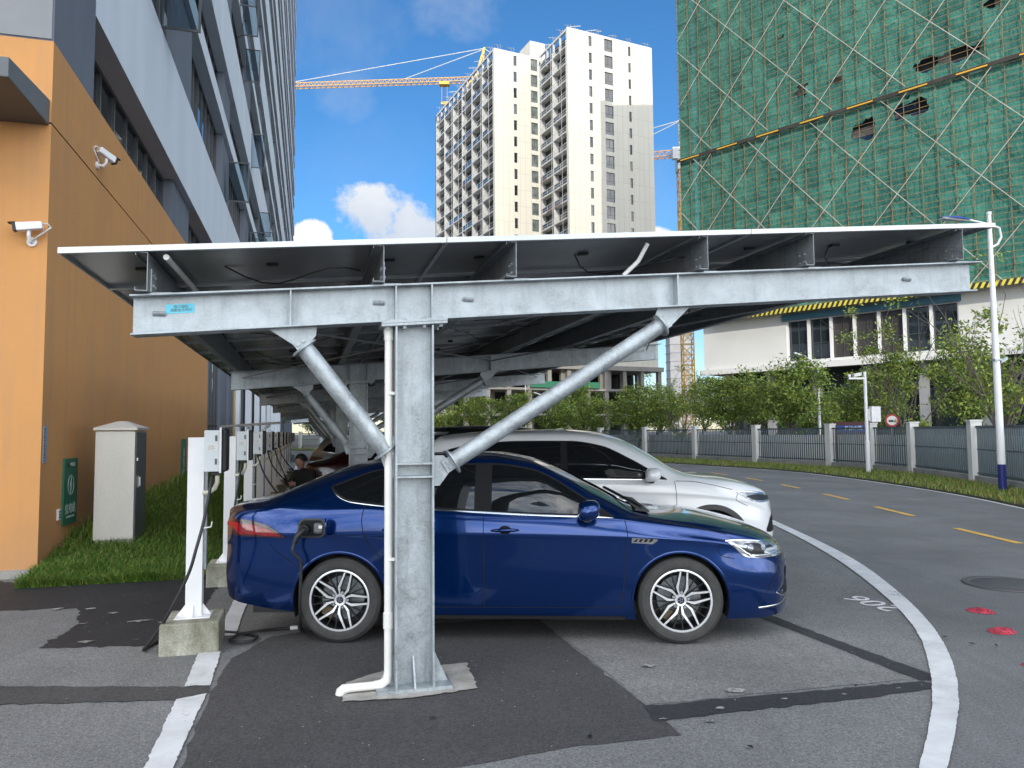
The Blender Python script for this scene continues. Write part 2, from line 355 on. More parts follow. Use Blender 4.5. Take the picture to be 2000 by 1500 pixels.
def clear_glass(name,tint):
    m=bpy.data.materials.new(name); m.use_nodes=True; nb=NB(m.node_tree); nb.n.remove(nb.n['Principled BSDF'])
    t=nb.node('ShaderNodeBsdfTransparent'); t.inputs[0].default_value=c4(tint); g=nb.node('ShaderNodeBsdfGlossy'); g.inputs['Roughness'].default_value=.02
    fr=nb.node('ShaderNodeFresnel'); fr.inputs[0].default_value=1.6; mxs=nb.node('ShaderNodeMixShader'); nb.l.new(nb.m('ADD',fr.outputs[0],.06),mxs.inputs[0]); nb.l.new(t.outputs[0],mxs.inputs[1]); nb.l.new(g.outputs[0],mxs.inputs[2])
    nb.l.new(mxs.outputs[0],nb.n['Material Output'].inputs[0]); return m
M_CASE=clear_glass('casement_glass',(.72,.80,.84))
def build_panels(name,c,mort,w,h):
    m=bpy.data.materials.new(name); m.use_nodes=True; nb=NB(m.node_tree); p=nb.n['Principled BSDF']
    tc=nb.node('ShaderNodeTexCoord').outputs['Object']; s=nb.node('ShaderNodeSeparateXYZ',i_Vector=tc)
    cx=nb.node('ShaderNodeCombineXYZ'); nb.l.new(nb.m('ADD',s.outputs[0],s.outputs[1]),cx.inputs[0]); nb.l.new(s.outputs[2],cx.inputs[1])
    br=nb.node('ShaderNodeTexBrick'); nb.l.new(cx.outputs[0],br.inputs['Vector']); br.offset=0; br.inputs['Scale'].default_value=1
    br.inputs['Brick Width'].default_value=w; br.inputs['Row Height'].default_value=h; br.inputs['Mortar Size'].default_value=.035; br.inputs['Bias'].default_value=0
    br.inputs['Color1'].default_value=c4(c); br.inputs['Color2'].default_value=c4(tuple(x*.955 for x in c)); br.inputs['Mortar'].default_value=c4(mort)
    st=nb.ramp(nb.noise(nb.map(tc,(.9,.9,.05)),1.3,4,.6),.45,.8,0,.28)
    nb.set(p.inputs['Base Color'],nb.mix(st,br.outputs['Color'],tuple(x*.72 for x in c))); p.inputs['Roughness'].default_value=.75
    return m
M_CREAM=build_panels('cream_cladding',(.66,.635,.55),(.50,.46,.37),1.24,3.38)
M_WHITEW=pm('white_podium_wall',(.66,.66,.64),.85,var=.08,vscale=.2,bump=.1,bscale=30)
M_CONCW=pm('bare_concrete_frame',(.30,.285,.26),.9,var=.25,vscale=.5)
M_DARKIN=pm('dark_interior',(.028,.030,.032),.8,var=.4,vscale=.6)
M_GALVW=pm('weathered_white_steel',(.62,.62,.60),.6,var=.2,vscale=1)
M_GLASSL=pm('pale_curtained_glass',(.22,.25,.24),.18,c2=(.08,.10,.10),vscale=.8)
M_RAILB=glass('blue_balcony_glass',(.03,.06,.11),.06,.8)
M_SIGNG=pm('green_sign',(.028,.165,.098),.45,var=.06)
M_SIGNW=pm('sign_white',(.40,.50,.45),.5)
M_SIGNB=pm('road_sign_blue',(.012,.06,.26),.4)
M_SIGNR=pm('sign_red',(.45,.02,.03),.4)
M_MAROON=pm('sign_frame_maroon',(.07,.018,.018),.5)
M_CYAN=pm('cyan_label',(.10,.52,.68),.5,c2=(.16,.60,.74),vscale=20)
M_PINK=pm('crushed_red_plastic',(.68,.07,.11),.5,c2=(.22,.015,.03),vscale=22,bump=.8,bscale=40,bdist=.02)  # darker second tone paints shade into the folds
M_IRON=pm('cast_iron',(.085,.085,.088),.7,bump=.6,bscale=60)
M_SKIN=pm('skin',(.36,.20,.14),.6); M_CLOTH=pm('black_cloth',(.010,.010,.012),.85,var=.3,vscale=8); M_HAIR=pm('black_hair',(.008,.008,.008),.6)
M_NETC=pm('office_concrete',(.32,.32,.33),.85,var=.2,vscale=.3)
# ================================================================== GROUND
def sheet(name,poly,z,mat,jit=0.,step=.08,kind='structure',uvf=True,seed=1):
    rr=random.Random(seed); pts=[]
    n=len(poly)
    for i in range(n):
        a=poly[i]; b=poly[(i+1)%n]; ln=math.hypot(b[0]-a[0],b[1]-a[1]); k=max(1,int(ln/step)) if jit else 1
        for j in range(k):
            t=j/k; x=a[0]+(b[0]-a[0])*t; y=a[1]+(b[1]-a[1])*t
            if jit and j: x+=rr.gauss(0,jit); y+=rr.gauss(0,jit)
            pts.append((x,y))
    bm=bmesh.new(); vs=[bm.verts.new((L(*p,z) if uvf else (p[0],p[1],z))) for p in pts]
    from mathutils.geometry import tessellate_polygon
    for t in tessellate_polygon([[v.co for v in vs]]):
        try: bm.faces.new([vs[i] for i in t])
        except ValueError: pass
    for f in bm.faces:
        f.normal_update()
        if f.normal.z<0: f.normal_flip()
    me=bpy.data.meshes.new(name); bm.to_mesh(me); bm.free(); me.materials.append(mat)
    o=bpy.data.objects.new(name,me); COL.objects.link(o); o['kind']=kind; return o
sheet('ground',[(-900,-300),(900,-300),(900,1500),(-900,1500)],0,M_ROAD,uvf=False)
# parking lot in a slightly warmer asphalt, bounded by the curved white line
OUT=[(1.30,1.9),(1.75,3.0),(2.1,3.75),(2.4,4.18),(2.69,4.64),(3.06,5.33),(3.48,6.34),(3.89,7.72),(4.32,9.72),(4.59,12.15),(4.74,14.3),(4.55,18.5),(3.9,24),(2.6,31),(.6,39),(-2.2,47)]
IN=[(1.18,1.95),(1.62,3.03),(1.97,3.76),(2.21,4.12),(2.53,4.64),(2.89,5.33),(3.27,6.19),(3.68,7.61),(4.14,9.92),(4.42,12.2),(4.57,14.3),(4.40,18.4),(3.76,23.9),(2.46,30.9),(.46,38.9),(-2.34,46.9)]
def smoothline(P,k=6):
    P=np.array(P); t=np.r_[0,np.cumsum(np.hypot(*np.diff(P,axis=0).T))]; fx,fy=pchip(t,P[:,0]),pchip(t,P[:,1]); tt=np.linspace(0,t[-1],len(P)*k)
    return list(zip(fx(tt),fy(tt)))
lo=smoothline(OUT); li=smoothline(IN)
sheet('lot',[(-9,1.9)]+[(x-.05,y) for x,y in lo]+[(-14,46.9),(-9,30)],.004,M_LOT,uvf=False)
sheet('white_edge_line',[UV(*p) for p in lo]+[UV(*p) for p in li[::-1]],.0145,M_WLINE,jit=.0016,step=.03)
sheet('new_asphalt',[(-.62,1.2),(-.60,5.2),(-.55,5.95),(-.3,6.5),(.1,6.62),(1.95,6.45),(1.95,3.78),(1.3,3.80),(.66,3.72),(.5,1.2)],.008,M_NEW,jit=.006)
sheet('trench_patch_across',[(1.93,4.22),(2.9,4.17),(3.86,4.12),(3.90,3.99),(3.2,3.97),(2.4,3.99),(1.9,3.98)],.0105,M_STRIP,jit=.008,step=.05)
sheet('trench_patch_along',[(3.86,4.14),(3.84,5.2),(3.80,6.4),(3.78,9.5),(3.92,9.5),(3.95,6.4),(3.98,5.2),(4.04,4.10)],.008,M_STRIP,jit=.006,step=.06)
sheet('trench_patch_left',[(-4.4,5.78),(-1.95,5.75),(-.62,5.34),(-.60,5.22),(-.80,5.14),(-1.82,5.36),(-4.4,5.46)],.010,M_NEW,jit=.008,step=.06)
sheet('bitumen_patch',[(-8,8.25),(-2.81,8.2),(-2.14,8.12),(-1.95,7.4),(-2.03,6.68),(-1.25,6.52),(-.98,6.5),(-.95,9.34),(-1.9,9.36),(-3.1,9.62),(-3.6,10.02),(-8,10.02)],.008,M_TAR,jit=.016,step=.05)
sheet('light_worn_patch',[(1.96,4.24),(3.80,4.18),(3.76,6.6),(1.98,6.45)],.008,asphalt('worn_pale_asphalt',(.215,.212,.204),(.6,.6,.58),stain=.35,spd=.08),jit=.01)
# tar seams with pale scrapes
sheet('stall_line',[(-.79,1.4),(-.78,4.2),(-.79,5.14),(-.62,5.20),(-.64,4.3),(-.63,1.4)],.014,M_WLINE,jit=.003,step=.03,seed=3)
sheet('stall_line',[(-.78,5.38),(-.80,6.16),(-.64,6.16),(-.62,5.36)],.014,M_WLINE,jit=.003,step=.03,seed=4)
sheet('stall_line',[(-.72,6.62),(-.72,42),(-.58,42),(-.58,6.62)],.012,M_WLINE,jit=.003,step=.1,seed=5)
for k in range(1,14):
    v=6.6+2.66*k; sheet('stall_line',[(-.5,v),(4.2,v+.0),(4.2,v+.1),(-.5,v+.1)],.009,M_WLINE,jit=.004,step=.1,seed=10+k)
sheet('concrete_pad',[(.20,4.80),(.24,5.15),(.50,5.33),(1.09,5.34),(1.05,4.80),(.62,4.74),(.42,4.77)],.016,pm('column_pad_concrete',(.42,.405,.375),.92,c2=(.27,.25,.22),vscale=9,bump=.5,bscale=80,fine=.2),jit=.005,step=.03)
rs=random.Random(9)
for (u_,v_,s_) in [(-2.0,8.0,.20),(-1.75,7.75,.16),(-1.45,7.35,.28),(-1.25,7.25,.12),(-1.7,6.75,.20),(-1.35,6.7,.10),(-2.3,8.1,.22),(-1.0,7.1,.1),(-1.9,7.4,.12),(2.35,4.05,.10),(2.8,4.08,.07),(3.2,4.05,.06),(2.2,3.9,.12),(1.95,4.0,.08),(3.6,4.04,.05),(2.6,4.3,.22),(2.3,4.9,.2),(2.9,5.4,.25)]:
    n_=9; pol=[(u_+s_*rs.uniform(.2,.9)*math.cos(6.283*i/n_)*.55,v_+s_*rs.uniform(.1,.8)*math.sin(6.283*i/n_)*.35) for i in range(n_)]
    sheet('pale_scrape',pol,.0165,M_SCRAPE,jit=.012,step=.03,seed=int(u_*100+v_*7))
# yellow dashes
for k,(a,b) in enumerate([((7.22,10.78),(7.30,12.48)),((7.56,14.27),(7.69,16.0)),((7.86,17.67),(7.95,19.26)),((8.06,21.14),(8.10,22.7)),((8.12,24.5),(8.05,26.0)),((7.95,27.8),(7.75,29.4)),((7.1,7.2),(7.16,9.0))]):
    dx_,dy_=b[0]-a[0],b[1]-a[1]; ln=math.hypot(dx_,dy_); nx,ny=-dy_/ln*.065,dx_/ln*.065
    sheet('centre_dash',[UV(a[0]+nx,a[1]+ny),UV(a[0]-nx,a[1]-ny),UV(b[0]-nx,b[1]-ny),UV(b[0]+nx,b[1]+ny)],.006,M_YLINE,jit=.003,step=.1,seed=20+k)
# stall number 206, read from the road
num=thing('stall_number','worn white painted number 206 on the asphalt beside the curved line','road marking',(3.40,7.18,.010))
text_obj('digits','206',.36,M_NUM,num,Matrix.Rotation(R(15.1+92),4,'Z')@Matrix.Diagonal((1.15,1,1,1)),extrude=.001); 
num['kind']='structure'
# manhole
mh=thing('manhole_cover','round black iron manhole cover set flush in the road','manhole cover',(5.19,8.0,.004))
mb=MB(); mb.lathe([(0,.008),(.05,.012),(.30,.012),(.31,.006),(.33,.006),(.34,.013),(.40,.013),(.41,.0)],n=40); mb.build('iron_lid',M_IRON,mh,smooth='auto')
# crushed red caps on the road
def cap(loc,label,seed,s=.15):
    rr=random.Random(seed); mb=MB(); ring=[]
    n=22; V=[(0,0,.035*s/.15)]; 
    for k in range(1,5):
        for j in range(n):
            t=2*math.pi*j/n; r_=s*k/4*(1+rr.uniform(-.06,.06)); V.append((r_*math.cos(t)*1.1,r_*math.sin(t)*.8,max(.003,(.045+rr.uniform(-.018,.02))*(s/.15)*(1-(k/4)**3))))
    F=[(0,1+j,1+(j+1)%n) for j in range(n)]+[(1+(k-1)*n+j,1+k*n+j,1+k*n+(j+1)%n,1+(k-1)*n+(j+1)%n) for k in range(1,4) for j in range(n)]
    mb.add(V,F); mb.v=[(x*.74,y*.74,z*.52) for x,y,z in mb.v]; o=mb.build('crushed_cap',M_PINK,loc=loc,rot=rr.uniform(0,3),smooth=True); return tag(o,label,'litter','crushed red caps lying on the road')
cap((4.2,6.85,.002),'flat crushed red plastic cap on the road, farther from the white line',3)
cap((3.96,6.19,.002),'crumpled red plastic cap with black scrape, nearer the white curve',4,.16)
cap((3.62,5.29,.002),'crushed red cap cut by the right edge of the photo',5,.12)
for k,(x,y) in enumerate([(3.35,5.98),(3.62,5.72),(3.5,5.78),(2.2,4.9),(1.2,4.0),(-.5,4.4),(.4,4.1)]):
    mb=MB(); mb.add([(0,0,0),(.03,.012,.008),(.055,0,.003),(.024,-.013,.007)],[(0,1,2,3)]); o=mb.build('fallen_leaf',M_BLK,loc=(x,y,.016),rot=k*1.3)
    tag(o,['dark scrap on the road beside the crumpled red cap','dark curled strip right of the white curve','thin dark scrap near the right edge of the road','dark leaf on the pale worn asphalt patch','tiny dark leaf on the new asphalt','tiny dark scrap beside the white stall line','dark scrap in front of the concrete pad'][k],'litter','dark scraps on the asphalt')
# ================================================================== GRASS MOUND AND VERGE
WU=-3.076
def mound_h(u,v):
    w=np.clip((-u-1.12)/1.6,0,1); a=np.clip((v-9.40-.25*np.clip((-u-1)/2,0,1))/2.6,0,1)
    return (w**.85)*(.06+.30*np.clip(a,0,1)**.8+.26*np.clip((v-13)/10,0,1))*np.clip((v-9.3)/.35,0,1)+.03*np.sin(u*5)*np.sin(v*2.3)*w*a
us=np.linspace(WU,-1.1,24); vs=np.concatenate([np.linspace(9.3,14,40),np.linspace(14.3,60,70)])
V=[];
for v in vs:
    for u in us: V.append(L(u,v,float(mound_h(u,v))))
n=len(us); F=[(i*n+j,i*n+j+1,(i+1)*n+j+1,(i+1)*n+j) for i in range(len(vs)-1) for j in range(n-1)]
me=fastmesh('mound',V,F,[M_SOIL],smooth=True); o=bpy.data.objects.new('grass_bank',me); COL.objects.link(o); o['kind']='structure'
def blades(name,P,H,W,seed,lean=.5,mix=(.72,.22,.06)):
    r=np.random.default_rng(seed); n=len(P); a=r.uniform(0,2*np.pi,n); h=H*r.uniform(.5,1.25,n); w=W*r.uniform(.7,1.3,n); ln=lean*h*r.uniform(.2,1.3,n); b=r.uniform(0,2*np.pi,n)
    d=np.c_[np.cos(a),np.sin(a),np.zeros(n)]*w[:,None]/2; t=np.c_[np.cos(b),np.sin(b),np.zeros(n)]
    z=np.array([0,0,1.])
    p0=P-d; p1=P+d; m0=P-d*.8+t*(ln*.35)[:,None]+z*(h*.6)[:,None]; m1=P+d*.8+t*(ln*.35)[:,None]+z*(h*.6)[:,None]; q=P+t*ln[:,None]+z*h[:,None]
    V=np.stack([p0,p1,m1,m0,q],1).reshape(-1,3); i=np.arange(n)*5
    F=np.concatenate([np.c_[i,i+1,i+2],np.c_[i,i+2,i+3],np.c_[i+3,i+2,i+4]]); mi=np.tile(r.choice(3,n,p=mix),3)
    me=fastmesh(name,V,F,M_GRASS,mi); o=bpy.data.objects.new(name,me); COL.objects.link(o); o['kind']='stuff'; return o
n=80000; v=9.32+(rng.random(n)**1.9)*30; u=-1.12-(rng.random(n)**.9)*1.95
keep=np.hypot(0,0*u)+1>0
xyz=np.array([L(a,b,float(c)-.01) for a,b,c in zip(u,v,mound_h(u,v))]); clump=.7+.6*np.abs(np.sin(u*3.1+np.sin(v*2.2))*np.cos(v*1.7))
gm=blades('mound_grass',xyz,.105*clump,.0075,3,.95); tag(gm,'dense unmown green grass covering the bank beside the orange wall','grass')
# taller weeds against the wall
n=1500; v=11+(rng.random(n))*13; u=WU+.03+rng.random(n)**2*.25; xyz=np.array([L(a,b,float(c)-.01) for a,b,c in zip(u,v,mound_h(u,v))])
gm=blades('tall_weeds',xyz,.24,.014,5,.6,(.5,.4,.1)); tag(gm,'taller ragged weeds along the foot of the orange wall','weeds')
# fence line and verge
FP=[(9.4,8.2),(11.0,12.4),(12.25,16.9),(13.27,21.53),(13.97,26.16),(13.75,28.7),(13.29,31.35),(11.6,35.7),(9.85,40.35),(7.95,44.8),(5.8,49.2),(3.4,53.6),(.7,57.9),(-2.2,62.1),(-5.4,66.1),(-9,70),(-13,73.6),(-17.5,77),(-22.5,79.6),(-28,81.5),(-34,82.6)]
RE=[(7.6,5.2),(9.2,9.6),(10.46,15.45),(10.93,17.92),(11.19,20.61),(11.31,23.8),(11.22,27.53),(10.5,31.38),(8.9,35.3),(7.2,39.6),(5.2,44.2),(3.0,48.6),(.6,52.8),(-2.1,57),(-5,61),(-8.2,64.8),(-11.8,68.4),(-16,71.8),(-21,74.6),(-27,77),(-34,78.4)]
fl=smoothline(FP,6); rl=smoothline(RE,6)
mb=MB(); 
for i in range(len(fl)-1):
    a,b,c,d=rl[i],rl[i+1],fl[i+1],fl[i]; ext=lambda p,q:(p[0]+(p[0]-q[0])*.9,p[1]+(p[1]-q[1])*.9)
    mb.quad((*a,.05),(*b,.05),(*ext(c,b),.16),(*ext(d,a),.16))
    mb.quad((*a,0.0),(*b,.0),(*b,.05),(*a,.05))
o=mb.build('verge',M_SOIL,fixn=False); o['kind']='structure'
sheet('verge_edge_line',[UV(*p) for p in rl]+[UV(p[0]-.11,p[1]-.03) for p in rl[::-1]],.008,M_WLINE)
P=[]; 
for k in range(60000):
    i=int((rng.random()**1.6)*(len(fl)-1)); t=rng.random(); s=rng.random()*1.5
    a=np.array(rl[i])*(1-t)+np.array(rl[i+1])*t; b=np.array(fl[i])*(1-t)+np.array(fl[i+1])*t; q=a+(b-a)*s
    if rng.random()<.16 and s<.3: continue
    P.append((q[0],q[1],.05+.058*s))
gm=blades('verge_grass',np.array(P),.10,.018,8,.6,(.22,.48,.30)); tag(gm,'short yellow-green grass on the verge between road and fence','grass')
# ================================================================== FENCE
fence=thing('boundary_fence','slate grey picket fence with pale concrete posts curving along the road','fence',(FP[3][0],FP[3][1],0.0))
fo=(FP[3][0],FP[3][1],0.0)
for i,(x,y) in enumerate(FP):
    q=FP[min(i+1,len(FP)-1)]; p=FP[max(i-1,0)]; ang=math.atan2(q[1]-p[1],q[0]-p[0]); ca,sa=math.cos(ang),math.sin(ang)
    mb=MB(fo); w=.15; top=1.84
    pts=[(x+ca*a-sa*b,y+sa*a+ca*b) for a,b in ((-w,-w),(w,-w),(w,w),(-w,w))]
    mb.hexa([(*p_,0.) for p_ in pts],[(*p_,top) for p_ in pts]); pts2=[(x+ca*a-sa*b,y+sa*a+ca*b) for a,b in ((-w-.02,-w-.02),(w+.02,-w-.02),(w+.02,w+.02),(-w-.02,w+.02))]
    mb.hexa([(*p_,top) for p_ in pts2],[(*p_,top+.05) for p_ in pts2]); mb.build('concrete_post',M_POST,fence)
for i in range(len(FP)-1):
    a=Vector((*FP[i],0)); b=Vector((*FP[i+1],0)); d=(b-a); ln=d.length; d.normalize(); a2=a+d*.152; b2=b-d*.152; nrm=Vector((-d.y,d.x,0))
    mb=MB(fo); mb.bar(a2+Vector((0,0,.16)),b2+Vector((0,0,.16)),.2,.28); mb.build('plinth',M_PLINTH,fence)
    mb=MB(fo); Z=lambda z:Vector((0,0,z))
    mb.bar(a2+Z(1.69),b2+Z(1.69),.05,.06); mb.bar(a2+Z(.38),b2+Z(.38),.04,.05); mb.bar(a2+Z(1.05),b2+Z(1.05),.02,.03)
    k=max(6,int((ln-.3)/.128))
    for j in range(k):
        t=.08+(ln-.46)*j/(k-1); c_=a2+d*t; mb.bar(c_+Z(.31),c_+Z(1.69),.034,.034,up=tuple(d))
    mb.build('picket_panel',M_FENCE,fence)
# pale hoarding wall beyond the fence
hw=[(x+2.1*.93,y+2.1*.45) for x,y in smoothline(FP,2)]
mb=MB()
for i in range(len(hw)-1): mb.bar((*hw[i],.72),(*hw[i+1],.72),.14,1.36)
o=mb.build('hoarding_wall',pm('hoarding_white',(.78,.78,.75),.85,c2=(.62,.63,.62),vscale=.7)); tag(o,'long low off-white hoarding seen through the fence pickets','wall')
# ================================================================== LEFT BUILDING (frame u,v)
OB=(WU,10.02,0.)
B=thing('office_building','long grey multi-storey building with orange ground floor, left of the canopy','building',L(*OB),A)
def part(mb,name,mat,parent=B,**k): return mb.build(name,mat,parent,**k)
T=.0
mb=MB(OB); mb.box(-14,WU,10.02,24.7,.10,5.44); mb.box(-14,WU,10.02,24.7,5.462,6.48); part(mb,'orange_base_wall',M_ORANGE)
mb=MB(OB); mb.box(-14,WU-.012,10.032,24.7,5.44,5.462); part(mb,'black_joint',M_GAP)
mb=MB(OB); mb.box(-14,WU+.015,9.985,24.7,-.05,.10); part(mb,'plinth',M_CONC)
mb=MB(OB); mb.box(-14,WU,10.02,11.75,6.48,80); part(mb,'corner_wall',M_DARKR)
mb=MB(OB); mb.box(-14,WU-.02,10.004,10.02,6.50,80); part(mb,'front_wall',M_FRONTR)
mb=MB(OB); mb.box(-14,WU-.55,11.75,138,6.48,80); part(mb,'core_wall',M_DARKR)
mb=MB(OB); mb.box(-14,WU,24.7,138,0,6.48-.0); 
# awning
mb=MB(OB); mb.hexa([(-14,8.74,5.42),(WU-.02,8.74,5.42),(WU-.02,10.015,5.42),(-14,10.015,5.42)],[(-14,8.74,5.64),(WU-.02,8.74,5.64),(WU-.02,10.015,5.74),(-14,10.015,5.74)]); part(mb,'awning',M_AWN,bevel=.01)
# window rows and bands
bays=[(11.75,19.1)]+[(21.55+9.75*k,21.55+9.75*k+7.35) for k in range(12)]
bands=[]; z=7.78; rows=[(6.48,7.78)]
while z<78:
    bands.append((z,z+2.38,'w')); rows.append((z+2.38,z+5.0)); bands.append((z+5.0,z+5.58,'n')); rows.append((z+5.58,z+7.36)); z+=7.36
for z0,z1,k in bands:
    mb=MB(OB); mb.box(WU-.6,WU+(.0 if k=='w' else -.03),11.76,138,z0,z1); part(mb,'spandrel',M_GREYR)
piers=[(bays[i][1],bays[i+1][0]) for i in range(len(bays)-1)]
for a,b in piers:
    mb=MB(OB); mb.box(WU-.6,WU-.16,a,b,6.48,79); part(mb,'pier',M_DARKR)
rest_f=MB(OB); rest_g=MB(OB); nw=0
cnt=0
def window(mbf,mbg,a,b,z0,z1,pw=.92,uf=WU-.42,split=True):
    k=max(2,round((b-a)/pw)); 
    for j in range(k+1):
        v=a+(b-a)*j/k; mbf.box(uf-.05,uf+.05,v-.035 if j else v,v+.035 if j<k else v,z0,z1)
    mbf.box(uf-.05,uf+.05,a+.035,b-.035,z0,z0+.07); mbf.box(uf-.05,uf+.05,a+.035,b-.035,z1-.07,z1)
    if split and z1-z0>2.2: mbf.box(uf-.045,uf+.045,a+.035,b-.035,z0+.62,z0+.68)
    for j in range(k):
        v0=a+(b-a)*j/k+.035; v1=a+(b-a)*(j+1)/k-.035; e=random.uniform(-.013,.013); e2=random.uniform(-.016,.016)
        mbg.quad((uf+e,v0,z0+.07),(uf-e,v1,z0+.07),(uf-e+e2,v1,z1-.07),(uf+e+e2,v0,z1-.07))
for ri,(z0,z1) in enumerate(rows):
    for bi,(a,b) in enumerate(bays):
        near=(ri<9 and bi<7) 
        if near and cnt<62:
            f=MB(OB); g=MB(OB); window(f,g,a,b,z0,z1); fo_=part(f,'window',M_FRAME); part(g,'pane',M_GLASS,parent=fo_); cnt+=1
        else: window(rest_f,rest_g,a,b,z0,z1,pw=1.2)
o=part(rest_f,'distant_window_frames',M_FRAME); o['kind']='stuff'
o=part(rest_g,'distant_window_glass',M_GLASS); o['kind']='stuff'
# ground-floor grey wall beyond the orange part
ops=[(25.4,28.6,1.35,5.4),(30.2,31.4,1.35,5.4),(36,40,1.35,5.4),(43,46,1.35,5.4),(49,53,1.35,5.4),(57,61,1.35,5.4)]
v=24.7
for k,(a,b,z0,z1) in enumerate(ops+[(70,70.01,1,2)]):
    if k<len(ops):
        mb=MB(OB); mb.box(-13,WU-.05,v,a,0,6.48); part(mb,'ground_floor_wall',M_DARKR)
        mb=MB(OB); mb.box(-13,WU-.05,a,b,0,z0); mb.box(-13,WU-.05,a,b,z1,6.48); part(mb,'ground_floor_wall',M_DARKR)
        f=MB(OB); g=MB(OB); window(f,g,a,b,z0,z1,.8,uf=WU-.2); fo_=part(f,'window',M_FRAME); part(g,'pane',M_GLASS,parent=fo_)
        mb=MB(OB); mb.box(WU-.1,WU+.03,a-.05,b+.05,z0-.06,z0); part(mb,'sill',M_POST)
        v=b
    else:
        mb=MB(OB); mb.box(-13,WU-.05,v,138,0,6.48); part(mb,'ground_floor_wall',M_DARKR)
for k in range(8):
    mb=MB(OB); mb.box(WU-.05,WU+.22,33+k*6.2,33.5+k*6.2,0,6.4); part(mb,'ground_floor_pier',M_GREYR)
mb=MB(OB); mb.cyl((WU+.08,32.2,.2),(WU+.08,32.2,6.4),.055,10); part(mb,'drain_pipe',pm('ochre_pipe',(.40,.30,.12),.5),smooth='auto')
# open casements standing out from the facade
for (v,z0,z1,w) in [(14.7,10.35,12.6,.72),(15.6,10.35,12.6,.72),(16.6,10.2,12.6,.8),(29.6,10.45,12.0,.8),(23.6,15.3,17.0,.6),(33.2,20.2,22.0,.7),(34.6,19.6,21.4,.7),(36.2,18.2,19.8,.7),(41,10.5,12.3,.75),(43.5,11.0,12.6,.7),(47,13.6,15.1,.7),(40,15.4,17.2,.75),(52,13.6,15.2,.7),(55,10.5,12.4,.75)]:
    f=MB(OB); u0=WU-.05; u1=u0+w; t=.05
    f.box(u0,u0+t,v-.02,v+.02,z0,z1); f.box(u1-t,u1,v-.02,v+.02,z0,z1); f.box(u0+t,u1-t,v-.02,v+.02,z0,z0+t); f.box(u0+t,u1-t,v-.02,v+.02,z1-t,z1)
    f.bar((u0,v,z0+.02),(u0-.30,v+.5,z0+.02),.02)
    fo_=part(f,'open_casement',M_FRAME); g=MB(OB); g.box(u0+t,u1-t,v-.005,v+.005,z0+t,z1-t); part(g,'pane',M_CASE,parent=fo_)
# ------------------------------------------------------------------ things on and by the wall
def cctv(base,nrm,aim,label):
    """wall bracket + bullet camera; base on the wall, aim = unit direction"""
    t=thing('security_camera',label,'camera',base,0,'white cameras on the orange wall corner'); a=Vector(aim).normalized(); n_=Vector(nrm).normalized()
    mb=MB(); mb.cyl((0,0,0),tuple(n_*.03),.055,18); mb.tube([n_*.03,n_*.09+Vector((0,0,-.005)),n_*.13+Vector((0,0,.05)),n_*.13+Vector((0,0,.11))],.022,10); mb.build('bracket',M_WMET,t,smooth='auto')
    c_=n_*.13+Vector((0,0,.16)); s=a.cross(Vector((0,0,1))).normalized(); up=s.cross(a)
    mb=MB(); p=c_-a*.14; q=c_+a*.13
    def ring(o,w,h): return [o-s*w-up*h,o+s*w-up*h,o+s*w*1.0+up*h,o-s*w+up*h]
    mb.hexa(ring(p,.045,.045),ring(q,.052,.050)); mb.build('housing',M_WMET,t,bevel=.012)
    mb=MB(); mb.hexa(ring(q,.050,.048),ring(q+a*.035,.050,.050)); mb.bar(q+up*.055,q+a*.075+up*.055,.10,.010,up=tuple(up)); mb.build('lens_hood',M_BLK,t,bevel=.006)
    mb=MB(); mb.tube([p+up*.02,p-a*.05+up*.02,p-a*.085-up*.03,n_*.06+Vector((0,0,.03))-a*.04,n_*.03],.010,8); mb.build('cable',M_WMET2,t,smooth=True)
cctv(L(-3.235,10.02,3.97),L(0,-1),Vector(L(-.93,-.12))+Vector((0,0,-.16)),'white bullet camera with black hood on the sunny orange front wall')
cctv(L(WU,12.0,5.63),L(1,0),Vector(L(.55,.75))+Vector((0,0,-.30)),'white bullet camera on an arm from the shaded side wall')
# sign board
t=thing('charging_sign','green sign board with white lightning bolt and charging station lettering, left of the cabinet','sign',L(WU+.012,11.13,.925),A)
mb=MB(); mb.box(-.012,.012,-.29,.29,-.43,.43); mb.build('board',M_SIGNG,t)
Mx=Matrix.Translation((.014,0,0))@Matrix.Rotation(R(90),4,'Z')@Matrix.Rotation(R(90),4,'X')
text_obj('lettering','充电站',.15,M_SIGNW,t,Mx@Matrix.Translation((0,-.235,0))); 
text_obj('small_lettering','CHARGING STATION',.036,M_SIGNW,t,Mx@Matrix.Translation((0,-.335,0)))
text_obj('header_lettering','华电开能',.052,M_SIGNW,t,Mx@Matrix.Translation((.05,.345,0)))
mb=MB(); mb.box(.012,.016,-.17,-.115,.31,.38); mb.build('header_mark',M_MAROON,t)
mb=MB(); n=28
for j in range(n):
    a0,a1=2*math.pi*j/n,2*math.pi*(j+1)/n
    mb.hexa([(.012,.13*math.cos(x),.08+.13*math.sin(x)) for x in (a0,a1)]+[(.012,.115*math.cos(x),.08+.115*math.sin(x)) for x in (a1,a0)],[(.016,.13*math.cos(x),.08+.13*math.sin(x)) for x in (a0,a1)]+[(.016,.115*math.cos(x),.08+.115*math.sin(x)) for x in (a1,a0)])
mb.prism([(.02,.19),(-.045,.07),(-.005,.07),(-.02,-.03),(.05,.10),(.01,.10)],.012,.016,'x'); mb.build('lightning_emblem',M_SIGNW,t)
t=thing('wall_switch','small white socket plate left of the green sign','socket plate',L(WU,10.69,.66),A)
mb=MB(); mb.box(0,.03,-.05,.05,-.07,.07); mb.build('plate',M_PVC,t,bevel=.006); mb=MB()
for zz in (-.035,.0,.035): mb.box(.03,.032,-.03,.03,zz-.01,zz+.01)
mb.build('slots',M_BLK,t)
